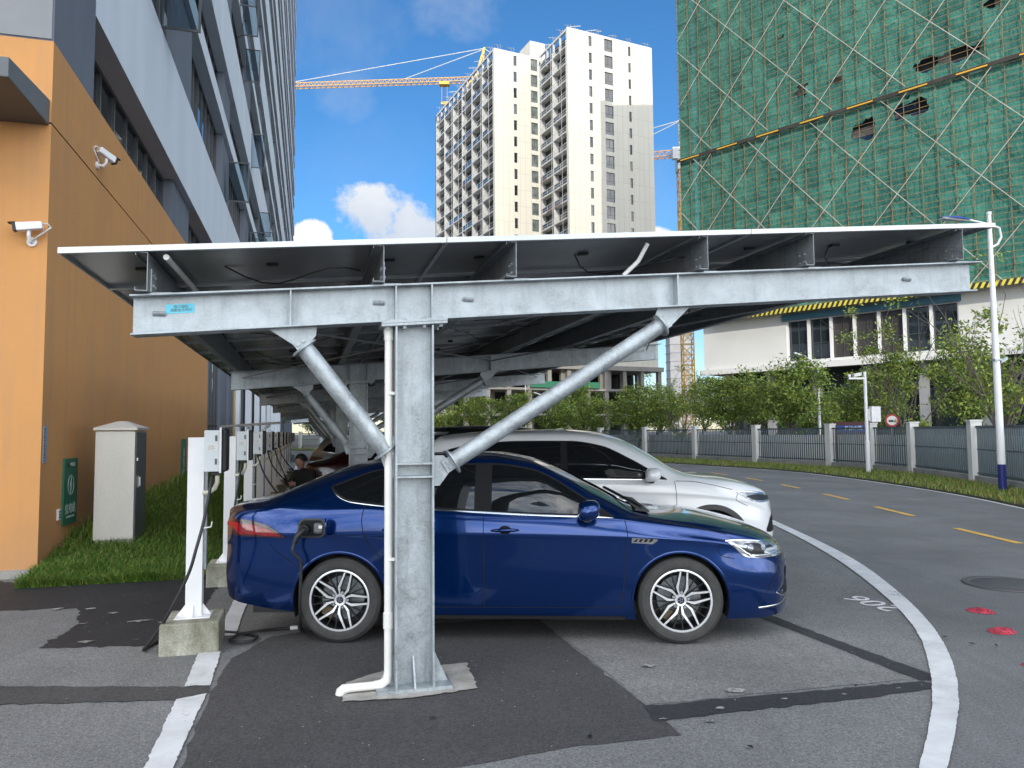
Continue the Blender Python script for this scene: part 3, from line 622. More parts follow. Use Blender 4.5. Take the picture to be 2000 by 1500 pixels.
t=thing('blue_notice','narrow pale blue notice strip with dark writing at the wall corner','sign',L(WU+.006,10.13,1.55),A)
mb=MB(); mb.box(-.005,.005,-.055,.055,-.22,.22); mb.build('panel',pm('pale_blue_board',(.22,.33,.45),.5),t); mb=MB()
for k in range(12): mb.box(.005,.007,-.045,-.005,-.2+k*.034,-.2+k*.034+.02*(.6+.4*(k%3)/2))
mb.build('lettering',M_BLK,t)
t=thing('charging_sign','narrow worn green sign with white lettering, behind the first charger','sign',L(WU+.012,20.3,1.0),A)
mb=MB(); mb.box(-.01,.01,-.36,.36,-.55,.55); mb.build('board',M_SIGNG,t); text_obj('lettering','充\n电\n站',.27,M_SIGNW,t,Matrix.Translation((.012,0,-.05))@Matrix.Rotation(R(90),4,'Z')@Matrix.Rotation(R(90),4,'X'))
# utility cabinet on the bank
cu,cv=-2.49,11.35; cz=.33
t=thing('utility_cabinet','tall cream metal cabinet with pitched lid and dark door on the grass bank','cabinet',L(cu,cv,cz),A)
mb=MB(); mb.box(-.24,.22,-.36,.30,-.30,1.38); mb.build('body',M_CAB,t,bevel=.008)
mb=MB(); mb.box(.221,.245,-.345,.285,-.10,1.36); d=mb.build('door',M_CABD,t,bevel=.005)
mb=MB(); mb.box(.246,.262,-.27,-.23,.62,.78); mb.bar((.275,-.25,.76),(.275,-.25,.64),.018); mb.box(.25,.262,-.33,-.30,.98,1.02); mb.build('handle',M_CHROME,d)
mb=MB(); mb.box(-.245,.23,-.375,-.361,-.05,1.37); mb.build('side_panel',M_CAB,t)
mb=MB(); e=.27; f=.40; g=.36
mb.hexa([(-e,-f,1.39),(e-.01,-f,1.39),(e-.01,g,1.39),(-e,g,1.39)],[(-e,-f,1.425),(e-.01,-f,1.425),(e-.01,g,1.425),(-e,g,1.425)])
mb.hexa([(-e,-f,1.425),(e-.01,-f,1.425),(e-.01,g,1.425),(-e,g,1.425)],[(-.04,-.10,1.515),(.05,-.10,1.515),(.05,.06,1.515),(-.04,.06,1.515)]); mb.build('lid',M_CAB,t,bevel=.004)
# ================================================================== CARPORT (frame u,v)
U0,V0=.655,4.953
def zb(u): return 2.392+.0835*(u-U0)        # beam underside
def zp(u): return 2.705+.0865*(u+1.42)        # panel underside
PUR=[-.945,.452,1.34,2.79,3.69,5.10]
SPAN=5.85
def carport(name,label,vs,npor,nrow,detail=True,group='solar canopies'):
    off=(U0,vs,0.); t=thing(name,label,'canopy',L(U0,vs,0),A,group)
    uL,uR=-1.045,5.29; bh=.245
    for k in range(npor):
        v=vs+SPAN*k; d=detail and k<3
        # column : I-section, web faces the camera
        mb=MB(off); z1=2.36
        mb.box(U0-.125,U0-.113,v-.10,v+.10,.02,z1); mb.box(U0+.113,U0+.125,v-.10,v+.10,.02,z1); mb.box(U0-.113,U0+.113,v-.005,v+.005,.02,z1)
        if d:
            for zz in (1.36,1.445): mb.box(U0-.113,U0+.113,v-.095,v+.095,zz,zz+.012)
        col=mb.build('column',M_GALV,t)
        mb=MB(off); mb.box(U0-.24,U0+.24,v-.125,v+.125,.017,.037); 
        for s in (-1,1):
            mb.hexa([(U0+s*.125,v-.006,.037),(U0+s*.225,v-.006,.037),(U0+s*.225,v+.006,.037),(U0+s*.125,v+.006,.037)],[(U0+s*.125,v-.006,.235),(U0+s*.137,v-.006,.235),(U0+s*.137,v+.006,.235),(U0+s*.125,v+.006,.235)])
            for uu in (-.119,0,.119):
                y0=v+s*(.10 if uu else .005); y1=v+s*.12
                mb.hexa([(U0+uu-.006,y0,.037),(U0+uu+.006,y0,.037),(U0+uu+.006,y1,.037),(U0+uu-.006,y1,.037)],[(U0+uu-.006,y0,.21),(U0+uu+.006,y0,.21),(U0+uu+.006,y0+s*.012,.21),(U0+uu-.006,y0+s*.012,.21)])
        mb.build('base_plate',M_GALV,col)
        # cap plates and bolts
        mb=MB(off)
        for dz_ in (-.019,-.001):
            a0,a1=U0-.215,U0+.215
            mb.hexa([(a0,v-.11,zb(a0)+dz_-.016),(a1,v-.11,zb(a1)+dz_-.016),(a1,v+.11,zb(a1)+dz_-.016),(a0,v+.11,zb(a0)+dz_-.016)],[(a0,v-.11,zb(a0)+dz_),(a1,v-.11,zb(a1)+dz_),(a1,v+.11,zb(a1)+dz_),(a0,v+.11,zb(a0)+dz_)])
        if d:
            for uu in (-.175,-.065,.065,.175):
                for vv in (-.08,.08): mb.cyl((U0+uu,v+vv,zb(U0+uu)-.055),(U0+uu,v+vv,zb(U0+uu)+.018),.013,6)
        mb.build('cap_plate',M_GALV,col)
        # main beam
        def strip(mb,ua,ub,va,vb,da,db):
            mb.hexa([(ua,va,zb(ua)+da),(ub,va,zb(ub)+da),(ub,vb,zb(ub)+da),(ua,vb,zb(ua)+da)],[(ua,va,zb(ua)+db),(ub,va,zb(ub)+db),(ub,vb,zb(ub)+db),(ua,vb,zb(ua)+db)])
        mb=MB(off); strip(mb,uL,uR,v-.075,v+.075,0,.010); strip(mb,uL-.01,uR+.06,v-.075,v+.075,bh-.010,bh); strip(mb,uL,uR,v-.004,v+.004,.010,bh-.010)
        if d:
            for us_ in (-.127,U0-.119,U0+.119,2.577): strip(mb,us_-.005,us_+.005,v-.07,v-.005,.011,bh-.011); strip(mb,us_-.005,us_+.005,v+.005,v+.07,.011,bh-.011)
        bm_=mb.build('main_beam',M_GALV,t)
        if k==0 and detail:
            for (uu,dz_) in ((-.90,.13),(.43,.135),(1.03,.13),(4.65,.13)):
                mb=MB(off); z=zb(uu)+dz_; mb.tube([(uu-.035,v-.006,z),(uu+.035,v-.006,z)],.016,8); mb.cyl((uu-.03,v-.004,z),(uu-.03,v-.018,z),.011,8); mb.cyl((uu+.03,v-.004,z),(uu+.03,v-.018,z),.011,8)
                mb.build('weld_lug',M_GALVD,bm_)
            mb=MB(off); mb.hexa([(-.865,v-.007,zb(-.865)+.128),(-.70,v-.007,zb(-.7)+.128),(-.70,v-.0045,zb(-.7)+.128),(-.865,v-.0045,zb(-.865)+.128)],[(-.865,v-.007,zb(-.865)+.185),(-.70,v-.007,zb(-.7)+.185),(-.70,v-.0045,zb(-.7)+.185),(-.865,v-.0045,zb(-.865)+.185)])
            lb=mb.build('delivery_label',M_CYAN,bm_)
            Mt=Matrix.Translation((-.775-U0,v-vs-.0085,zb(-.78)+.157))@Matrix.Rotation(-.08,4,'Y')@Matrix.Rotation(R(90),4,'X')
            text_obj('label_writing','四川国光\n成都金太阳光',.021,M_DGREY,bm_,Mt,extrude=.0003)
        # braces
        def brace(p,q,r=.057):
            p=Vector(p); q=Vector(q); dd=(q-p).normalized(); mb=MB(off); mb.cyl(tuple(p),tuple(q),r,20)
            for o,s in ((p,1),(q,-1)):
                mb.cyl(tuple(o-dd*s*.008),tuple(o+dd*s*.004),.088,20)
            return mb.build('brace',M_GALV,t,smooth='auto')
        b1=brace((-.60,v,2.175),(.40,v,1.575)) if False else brace((-.575,v-0,2.185),(.425,v-0,1.585)) if False else None
        pA,pB=(-.04,2.20),(.475,1.535); pC,pD=(2.46,2.415),(.925,1.46)
        for (pt,pb,sg) in ((pA,pB,-1),(pC,pD,1)):
            P_=Vector((pt[0],v,pt[1])); Q_=Vector((pb[0],v,pb[1])); dd=(Q_-P_).normalized()
            a_=P_+dd*.0; b_=Q_-dd*.0
            br=brace(a_,b_)
            if not d: continue
            s_=Vector((-dd.z,0,dd.x))
            for o,e in ((a_,-1),(b_,1)):
                mb=MB(off)
                # fork plate with two bolts
                p0=o+dd*e*.004; p1=o+dd*e*.075
                f=[p0-s_*.045,p0+s_*.045,p1+s_*.045,p1-s_*.045]; mb.hexa([tuple(x+Vector((0,-.022,0))) for x in f],[tuple(x+Vector((0,-.012,0))) for x in f])
                for s2 in (-.02,.02): c_=o+dd*e*.04+s_*s2; mb.cyl((c_.x,v-.022,c_.z),(c_.x,v-.036,c_.z),.013,6)
                mb.build('bolted_fork',M_GALV,br)
            mb=MB(off)
            if sg<0:
                poly=[(-.26,zb(-.26)-.001),(.035,zb(.035)-.001),(.03,zb(.03)-.06),(-.055,zb(-.055)-.15)]
                poly2=[(U0-.126,1.63),(U0-.126,1.36),(U0-.165,1.36),(U0-.235,1.56),(U0-.185,1.615)]
            else:
                poly=[(2.70,zb(2.70)-.001),(2.44,zb(2.44)-.001),(2.41,zb(2.41)-.07),(2.50,zb(2.50)-.17)]
                poly2=[(U0+.126,1.50),(U0+.126,1.30),(U0+.175,1.30),(U0+.25,1.40),(U0+.27,1.44),(U0+.20,1.50)]
            mb.prism(poly,v-.011,v+.004); mb.build('upper_gusset',M_GALV,t); mb=MB(off); mb.prism(poly2,v-.011,v+.004); mb.build('lower_gusset',M_GALV,t)
    ln=nrow*1.134; va,vb=vs-.155,vs-.155+ln
    # C purlins
    for i,u in enumerate(PUR):
        z0=zb(u)+bh+.006; z1=zp(u)-.004; s=-1
        mb=MB(off); w=.07; th=.004
        mb.box(u-th,u,va+.02,vb-.02,z0,z1); mb.box(u-w,u-th,va+.02,vb-.02,z0,z0+th); mb.box(u-w,u-th,va+.02,vb-.02,z1-th,z1); mb.box(u-w,u-w+th,va+.02,vb-.02,z0+th,z0+.02); mb.box(u-w,u-w+th,va+.02,vb-.02,z1-.02,z1-th)
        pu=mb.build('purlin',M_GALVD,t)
        for k in range(npor):
            mb=MB(off); v=vs+SPAN*k; zc_=zb(u)+bh+.003; mb.hexa([(u+.004,v-.06,zc_),(u+.12,v-.06,zc_+.006),(u+.12,v+.06,zc_+.006),(u+.004,v+.06,zc_)],[(u+.004,v-.06,zc_+.006),(u+.12,v-.06,zc_+.012),(u+.12,v+.06,zc_+.012),(u+.004,v+.06,zc_+.006)]); mb.box(u+.002,u+.010,v-.06,v+.06,zc_+.012,zc_+.15)
            if k<2:
                for dv in (-.03,.03):
                    for dz_ in (.05,.11): mb.cyl((u-.014,v+dv,zc_+dz_),(u+.02,v+dv,zc_+dz_),.009,6)
            mb.build('cleat',M_GALV,pu)
    # modules
    pmesh=None; fr=None
    for j in range(nrow):
        for c in range(3):
            ua=-1.42+c*2.281; ub=ua+2.276; y0=va+j*1.134; y1=y0+1.128; sl=.0865
            if pmesh is None:
                mbp=MB((0,0,0)); W_=2.276; D_=1.128
                def q(z0,z1,xa,xb,ya,yb): mbp.hexa([(xa,ya,z0+sl*xa),(xb,ya,z0+sl*xb),(xb,yb,z0+sl*xb),(xa,yb,z0+sl*xa)],[(xa,ya,z1+sl*xa),(xb,ya,z1+sl*xb),(xb,yb,z1+sl*xb),(xa,yb,z1+sl*xa)])
                mbp.cur=0; q(.022,.027,.011,W_-.011,.011,D_-.011); mbp.cur=1; q(.027,.033,.011,W_-.011,.011,D_-.011)
                mbp.cur=2
                for (xa,xb,ya,yb) in ((0,W_,0,.0105),(0,W_,D_-.0105,D_),(0,.0105,.0105,D_-.0105),(W_-.0105,W_,.0105,D_-.0105)): q(0,.035,xa,xb,ya,yb)
                for (xa,xb,ya,yb) in ((.0105,W_-.0105,.0105,.03),(.0105,W_-.0105,D_-.03,D_-.0105)): q(0,.002,xa,xb,ya,yb)
                mbp.cur=3
                for xx in (.3,1.12,1.92): q(.004,.022,xx,xx+.075,.53,.575)
                po=mbp.build('solar_panel',[M_BACK,M_CELL,M_ALU,M_BLK],t); pmesh=po.data
            else:
                po=bpy.data.objects.new('solar_panel',pmesh); COL.objects.link(po); po.parent=t
            po.location=(ua-U0,y0-vs,zp(ua))
    # roof-plane tie rods
    for k in range(min(npor-1,3 if detail else 0)):
        v=vs+SPAN*k; 
        for (ua,ub) in ((-.9,2.6),(2.6,-.9),(2.6,5.1),(5.1,2.6)):
            mb=MB(off); mb.cyl((ua,v+.05,zb(ua)+.16),(ub,v+SPAN-.05,zb(ub)+.16),.009,8); mb.build('tie_rod',M_GALVD,t,smooth='auto')
    if detail:
        # module leads drooping below
        for c in range(3):
            for j in range(0,8):
                u=-1.42+c*2.281+1.15+.3*math.sin(j*2.+c); y=va+j*1.134+.58; mb=MB(off); pts=[]
                for i in range(9):
                    s=i/8; pts.append((u+.9*s-.3,y+.3*math.sin(s*6+j),zp(u)-.01-.06*math.sin(s*math.pi)*(1+.6*math.sin(j*3+c))))
                mb.tube(pts,.006,6); mb.build('module_lead',M_RUB,t,smooth=True)
        # conduits
        mb=MB(off); mb.tube([(-.85,va+.05,zp(-.85)-.03),(-.83,vs+1.2,zp(-.85)-.03)],.018,8); mb.build('conduit',M_PVC,t,smooth='auto'); mb=MB(off); mb.tube([(2.35,va+.1,zp(2.3)-.02),(2.3,va+.16,zp(2.3)-.14),(2.2,va+.2,zb(2.2)+bh+.02)],.016,8); mb.build('conduit',M_PVC,t,smooth='auto')
        # downpipe at the first column
        mb=MB(off); x=U0-.163; y=vs-.02
        mb.cyl((x,y,.10),(x,y,2.34),.025,14); mb.cyl((x,y,.40),(x,y,.50),.031,14); mb.cyl((x,y,2.26),(x,y,2.35),.030,14)
        mb.tube([(x,y,.12),(x-.005,y,.075),(x-.04,y-.0,.052),(x-.10,y,.048),(x-.24,y,.048),(x-.275,y,.045),(x-.295,y,.03),(x-.297,y,.012)],[.027,.030,.031,.026,.026,.031,.031,.031],14)
        mb.box(x-.005,U0-.124,y-.03,y-.018,.83,.85); mb.box(x-.005,U0-.124,y-.03,y-.018,1.9,1.92)
        mb.build('drain_pipe',M_PVC,t,smooth='auto')
    return t
carport('solar_carport','galvanised steel car park canopy carrying dark solar panels over the blue sedan',V0,6,26)
carport('solar_carport','distant second solar canopy in light, seen under the far end of the first',V0+38.5,2,8,detail=False)
# ================================================================== CHARGERS
def post_parts(t,off):
    mb=MB(off); mb.box(-.06,.06,-.05,.05,.245,1.63); mb.box(-.13,.13,-.12,.12,.241,.249)
    for s in (-1,1):
        mb.hexa([(s*.06,-.004,.249),(s*.125,-.004,.249),(s*.125,.004,.249),(s*.06,.004,.249)],[(s*.06,-.004,.33),(s*.066,-.004,.33),(s*.066,.004,.33),(s*.06,.004,.33)])
        mb.hexa([(-.004,s*.05,.249),(.004,s*.05,.249),(.004,s*.115,.249),(-.004,s*.115,.249)],[(-.004,s*.05,.33),(.004,s*.05,.33),(.004,s*.056,.33),(-.004,s*.056,.33)])
    po=mb.build('post',M_WMET,t,bevel=.003)
    mb=MB(off); mb.tube([(.06,-.055,.92),(.12,-.055,.93),(.125,-.055,.97)],.006,6); mb.build('cable_hook',M_WMET,po)
    mb=MB(off); mb.box(.075,.185,-.19,.03,1.365,1.685); ch=mb.build('charger_box',M_WMET2,t,bevel=.006)
    mb=MB(off); mb.box(.186,.202,-.20,.04,1.355,1.705); mb.build('flange',M_WMET,ch,bevel=.003)
    mb=MB(off); mb.box(.203,.240,-.19,.03,1.36,1.70); mb.build('front_cover',M_BLK,ch,bevel=.02)
    for z in (1.42,1.60): mb=MB(off); mb.box(.155,.170,-.197,-.191,z,z+.045); mb.build('latch',M_DGREY,ch)
    mb=MB(off); mb.box(.095,.170,-.1925,-.1905,1.53,1.58); lb=mb.build('rating_label',M_PVC,ch)
    mb=MB(off)
    for k in range(5): mb.box(.100,.100+.05+.012*(k%2),-.1935,-.1925,1.535+k*.0085,1.538+k*.0085)
    mb.build('label_print',pm('grey_print',(.3,.3,.3),.6) if 'grey_print' not in MATS else MATS['grey_print'],ch)
    mb=MB(off); mb.box(.12,.18,-.12,-.06,1.33,1.365); mb.build('gland',M_BLK,ch,bevel=.005)
    mb=MB(off); mb.tube([(.165,-.10,1.34),(.165,-.10,1.28),(.145,-.09,1.23),(.10,-.075,1.20),(.06,-.06,1.195)],.018,12); mb.build('conduit_elbow',pm('ivory_conduit',(.60,.57,.46),.5,bump=.6,bscale=150) if 'ivory_conduit' not in MATS else MATS['ivory_conduit'],t,smooth='auto')
    mb=MB(off); mb.box(.061,.085,-.03,.03,.6,1.36); mb.build('rear_channel',M_GALVD,t)
def block_part(t,off,seed=0):
    rr=random.Random(seed); mb=MB(off); j=lambda:rr.uniform(-.012,.012)
    mb.hexa([(-.205+j(),-.235+j(),-.01),(.205+j(),-.235+j(),-.01),(.205+j(),.235+j(),-.01),(-.205+j(),.235+j(),-.01)],[(-.20+j(),-.23+j(),.24),(.20+j(),-.23+j(),.24),(.20+j(),.23+j(),.24),(-.20+j(),.23+j(),.24)])
    return mb.build('concrete_block',M_MOSS,t,bevel=.012)
base=None; CHV=[6.39,8.98]+[8.98+2.62*k for k in range(1,10)]
for i,v in enumerate(CHV):
    lab=['nearest white charging post on a mossy concrete block, right of the cabinet','second white charging post, just behind the tail of the blue sedan','third charging post in the row, beneath the small black panel'][i] if i<3 else 'grey charging post farther back in the shaded row beyond the sedan'
    if base is None:
        base=thing('charging_post',lab,'charger',L(-.865,v,0),A,'charging posts along the grass bank'); block_part(base,(0,0,0),1); 
        post_parts(base,(-.0,.0,0)); t=base
    else:
        t=dup(base,None,L(-.865,v,0)); t['label']=lab
        t.rotation_euler=(0,0,A+(.02 if i%2 else -.02))
def cable(name,label,pts,r=.011,world=False,smoothk=8):
    P=np.array([p if world else L(*p) for p in pts]); tt=np.r_[0,np.cumsum(np.linalg.norm(np.diff(P,axis=0),axis=1))]
    f=[pchip(tt,P[:,i]) for i in range(3)]; s=np.linspace(0,tt[-1],len(pts)*smoothk); b=tuple(P[0])
    mb=MB(b); mb.tube([tuple(float(g(x)) for g in f) for x in s],r,8); o=mb.build(name,M_RUB,loc=b,smooth=True); return tag(o,label,'cable')
# ================================================================== CARS (x forward from the rear axle, y left, z up)
SEDAN=dict(wb=2.718,R=.338,arch=.378,x0=-1.055,x1=3.735,hw=.905,
 zc=[(-1.055,.60),(-1.05,.80),(-1.04,1.0),(-1.01,1.085),(-.93,1.105),(-.72,1.145),(-.5,1.235),(-.1,1.385),(.3,1.462),(.75,1.498),(1.15,1.50),(1.5,1.452),(1.72,1.378),(2.1,1.19),(2.42,1.03),(2.55,1.0),(2.94,.965),(3.3,.895),(3.5,.83),(3.62,.765),(3.70,.69),(3.735,.60)],
 ze=[(-1.055,.59),(-1.03,.98),(-1.0,1.05),(-.72,1.105),(-.4,1.20),(0,1.335),(.27,1.408),(.75,1.452),(1.19,1.452),(1.55,1.405),(1.888,1.235),(2.2,1.055),(2.4,.992),(2.6,.962),(3.0,.91),(3.3,.85),(3.5,.78),(3.62,.71),(3.735,.58)],
 ye=[(-1.055,.16),(-1.03,.52),(-1.0,.64),(-.7,.67),(0,.625),(.7,.615),(1.2,.62),(1.6,.645),(2.0,.69),(2.4,.735),(2.8,.735),(3.3,.67),(3.55,.53),(3.68,.33),(3.735,.08)],
 zs=[(-1.055,.58),(-1.03,.93),(-.98,1.0),(-.9,1.03),(-.3,1.09),(.17,1.10),(.73,1.06),(1.17,1.03),(2.2,.983),(2.5,.945),(3.0,.872),(3.4,.785),(3.6,.69),(3.735,.56)],
 ys=[(-1.055,.20),(-1.03,.58),(-1.0,.69),(-.8,.80),(-.3,.845),(.5,.852),(1.5,.852),(2.3,.855),(2.8,.84),(3.2,.785),(3.5,.665),(3.65,.46),(3.70,.32),(3.735,.10)],
 zk=[(-1.055,.55),(-1.03,.74),(-.9,.82),(-.5,.86),(.5,.865),(2,.845),(2.8,.81),(3.4,.70),(3.735,.50)],
 yk=[(-1.055,.22),(-1.03,.60),(-.98,.73),(-.8,.84),(-.3,.905),(.5,.902),(1.5,.898),(2.3,.905),(2.8,.90),(3.2,.83),(3.5,.71),(3.65,.50),(3.70,.36),(3.735,.12)],
 zm=[(-1.055,.52),(-.9,.58),(0,.58),(1.3,.46),(2.7,.56),(3.4,.5),(3.735,.42)],
 ym=[(-1.055,.22),(-1.03,.62),(-.98,.74),(-.8,.845),(-.3,.905),(.5,.880),(1.3,.874),(2.3,.892),(2.75,.905),(3.2,.85),(3.5,.73),(3.65,.52),(3.70,.38),(3.735,.13)],
 zr=[(-1.055,.42),(-1.0,.34),(-.7,.28),(-.4,.245),(0,.22),(.6,.195),(2.2,.185),(3.1,.185),(3.4,.18),(3.6,.20),(3.70,.24),(3.735,.32)],
 dy=-.035,
 belt=[(-.115,1.238),(-.03,1.168),(.05,1.132),(.17,1.112),(.73,1.063),(1.167,1.036),(1.7,1.008),(2.20,.994)],
 wtop=[(-.115,1.240),(.05,1.302),(.27,1.373),(.55,1.405),(.75,1.415),(1.19,1.420),(1.55,1.373),(1.74,1.290),(1.90,1.190),(2.08,1.078),(2.20,.998)],
 glass=[(-.10,.335,-.02),(.385,1.085,0),(1.225,2.085,0)], pill=[.36,1.15,2.115],
 wind=(1.70,2.44),rear=(-.74,.16),
 doorF=(1.165,2.305),doorR=(.30,1.165),
 head=[(3.08,.80,.80),(3.14,.755,.80),(3.26,.665,.795),(3.40,.655,.785),(3.52,.66,.765),(3.62,.665,.735)],
 tail=[(-1.035,.855,.985),(-.95,.850,.985),(-.80,.846,.978),(-.62,.842,.945),(-.44,.838,.846)])
SUV=dict(wb=2.70,R=.355,arch=.405,x0=-.98,x1=3.56,hw=.925,
 zc=[(-.98,.70),(-.965,1.05),(-.93,1.15),(-.80,1.33),(-.62,1.52),(-.5,1.60),(-.2,1.635),(.4,1.668),(1.0,1.672),(1.45,1.635),(1.75,1.545),(2.1,1.355),(2.42,1.165),(2.55,1.125),(3.0,1.075),(3.3,.995),(3.44,.925),(3.52,.82),(3.56,.66)],
 ze=[(-.98,.69),(-.95,1.05),(-.80,1.25),(-.6,1.45),(-.4,1.535),(.0,1.575),(.5,1.60),(1.1,1.595),(1.5,1.535),(1.85,1.38),(2.15,1.215),(2.35,1.12),(2.6,1.085),(3.0,1.03),(3.3,.945),(3.45,.85),(3.56,.62)],
 ye=[(-.98,.2),(-.95,.60),(-.8,.66),(-.4,.665),(.5,.655),(1.2,.65),(1.7,.68),(2.1,.74),(2.5,.775),(2.9,.765),(3.25,.69),(3.44,.52),(3.53,.3),(3.56,.1)],
 zs=[(-.98,.67),(-.95,1.0),(-.85,1.10),(-.4,1.13),(.5,1.10),(1.5,1.07),(2.2,1.06),(2.6,1.03),(3.0,.96),(3.35,.85),(3.56,.6)],
 ys=[(-.98,.25),(-.95,.68),(-.85,.80),(-.4,.85),(.5,.862),(2.2,.865),(2.7,.855),(3.1,.80),(3.35,.68),(3.5,.46),(3.56,.14)],
 zk=[(-.98,.62),(-.95,.85),(-.5,.95),(.5,.94),(2,.93),(2.8,.88),(3.3,.76),(3.56,.52)],
 yk=[(-.98,.27),(-.95,.70),(-.85,.83),(-.4,.905),(.5,.90),(1.5,.895),(2.3,.905),(2.75,.90),(3.1,.85),(3.35,.72),(3.5,.50),(3.56,.17)],
 zm=[(-.98,.55),(0,.64),(1.3,.62),(2.7,.64),(3.3,.55),(3.56,.42)],
 ym=[(-.98,.27),(-.95,.72),(-.85,.85),(-.3,.925),(.5,.905),(1.3,.90),(2.3,.915),(2.75,.925),(3.1,.87),(3.35,.74),(3.5,.52),(3.56,.18)],
 zr=[(-.98,.42),(-.9,.33),(0,.27),(.6,.25),(2.2,.24),(3.1,.25),(3.4,.26),(3.56,.36)],
 dy=-.03,
 belt=[(-.62,1.24),(-.5,1.20),(0,1.155),(1.0,1.105),(2.20,1.08)],
 wtop=[(-.62,1.245),(-.45,1.40),(-.1,1.49),(.5,1.535),(1.1,1.53),(1.45,1.475),(1.80,1.315),(2.05,1.17),(2.20,1.085)],
 glass=[(-.58,-.02,0),(.03,.98,0),(1.06,2.12,0)], pill=[.005,1.02,2.15],
 wind=(1.58,2.42),rear=(-.86,-.52),
 doorF=(1.02,2.30),doorR=(-.02,1.02),
 head=[(2.98,.93,.935),(3.06,.885,.932),(3.18,.82,.925),(3.30,.80,.91),(3.40,.80,.885),(3.47,.81,.86)],
 tail=[(-.955,.98,1.10),(-.85,.97,1.09),(-.7,1.0,1.08),(-.6,1.02,1.06)])
KEYS=['zc','ze','ye','zs','ys','zk','yk','zm','ym','zr']
class Car:
    def __init__(s,P,nx=230,nt=72):
        s.P=P; s.f={k:pchip(*zip(*P[k])) for k in KEYS}; s.nt=nt
        s.tk=np.linspace(0,1,nt)
        x=np.linspace(P['x0'],P['x1'],nx); e=.0; 
        # denser stations near nose and tail
        u=np.linspace(0,1,nx); u=u-.055*np.sin(2*np.pi*u)/1.0*.9; s.xs=P['x0']+(P['x1']-P['x0'])*u
        s.cache={}
    def section(s,x):
        f=s.f; zr,zm,zk,zs,ze,zc=[float(f[k](x)) for k in ('zr','zm','zk','zs','ze','zc')]; ym,yk,ys,ye=[float(f[k](x)) for k in ('ym','yk','ys','ye')]
        zk=min(zk,zs-.065); zm=min(zm,zk-.06); ze=max(ze,zs+.012); zc=max(zc,ze+.012)
        yr=ym+s.P['dy']; ys=min(ys,yk-.03); bul=.040*np.clip((ze-zs)/.3,0,1)
        py=[yr-.015,yr+.012,ym,yk-.003,yk,ys+.027,ys,(ys+ye)/2+bul,ye,ye*.80,ye*.42,0.]; pz=[zr,zr+.07,zm,zk-.03,zk,max(zk+.012,zs-.05),zs,(zs+ze)/2,ze,ze+(zc-ze)*.50,ze+(zc-ze)*.88,zc]
        py=np.array(py); pz=np.array(pz); d=np.hypot(np.diff(py),np.diff(pz)); t=np.r_[0,np.cumsum(d**.75)]; t/=t[-1]
        return t,pchip(t,py),pchip(t,pz)
    def sec(s,x):
        k=round(x,4)
        if k not in s.cache:
            t,fy,fz=s.section(x); knots=np.linspace(0,1,12)       # uniform in knot space so columns line up
            tt=np.interp(s.tk,knots,t); s.cache[k]=(fy(tt),fz(tt))
        return s.cache[k]
    def Y(s,x,z):
        y_,z_=s.sec(x); m=int(s.nt*.79)
        return float(np.interp(z,z_[:m],y_[:m]))
def body_mesh(C,t,paint,side_detail=True):
    P=C.P; nt=C.nt; xs=C.xs; nx=len(xs); Rr=P['arch']; wz=P['R']; cen=[0.,P['wb']]
    V=np.zeros((nx,2*nt-1,3))
    for i,x in enumerate(xs):
        y,z=C.sec(x); V[i,:nt,0]=x; V[i,:nt,1]=-y; V[i,:nt,2]=z; V[i,nt:,0]=x; V[i,nt:,1]=y[:-1][::-1]; V[i,nt:,2]=z[:-1][::-1]
    nc=2*nt-1; V=V.reshape(-1,3)
    side=np.abs(V[:,1])>.35
    d=np.min([np.hypot(V[:,0]-c,V[:,2]-wz) for c in cen],0); inside=(d<Rr)&side&(V[:,2]<wz+Rr+.01)
    idx=np.arange(nx*nc).reshape(nx,nc); snapped=np.zeros(len(V),bool); V0=V.copy()
    for i in range(nx):
        for j in list(range(int(nt*.62)))+list(range(nc-int(nt*.62),nc)):
            k=idx[i,j]
            if not inside[k]: continue
            best=None
            for a,b in ((i-1,j),(i+1,j),(i,j-1),(i,j+1)):
                if 0<=a<nx and 0<=b<nc and not inside[idx[a,b]]:
                    k2=idx[a,b]; t_=(Rr-d[k])/max(1e-6,d[k2]-d[k])
                    if best is None or t_<best[0]: best=(t_,k2)
            if best: V[k]=V0[k]+(V0[best[1]]-V0[k])*best[0]; snapped[k]=True
    bad=inside&~snapped
    def cls(x,z,y):
        if not side_detail: return 0
        if abs(y)<.5 or z>float(np.interp(x,*zip(*P['belt']))) +.0 or z<P_sill(x): return 0
        if np.hypot(x-0,z-wz)<Rr+.05 or np.hypot(x-P['wb'],z-wz)<Rr+.05: return 0
        if P['doorF'][0]<=x<P['doorF'][1]-.04*max(0,(.8-z)): return 1
        if P['doorR'][0]<=x<P['doorR'][1]: return 2
        return 0
    P_sill=lambda x: .285
    F={0:[],1:[],2:[],3:[],4:[]}
    for i in range(nx-1):
        for j in range(nc-1):
            q=(idx[i,j],idx[i,j+1],idx[i+1,j+1],idx[i+1,j])
            if bad[list(q)].any(): continue
            c=V[list(q)].mean(0); k=cls(c[0],c[2],c[1])
            if k and c[1]>0: k+=2
            F[k].append(q)
    out={}
    for k,fs in F.items():
        if not fs: continue
        fs=np.array(fs); used=np.unique(fs); mp=-np.ones(len(V),int); mp[used]=np.arange(len(used))
        me=fastmesh('body' if k==0 else 'door',V[used],mp[fs],[paint],smooth=True)
        o=bpy.data.objects.new(me.name,me); COL.objects.link(o); o.parent=t; out[k]=o
        if k==0:
            bm=bmesh.new(); bm.from_mesh(me); bm.to_mesh(me); bm.free()
    return out
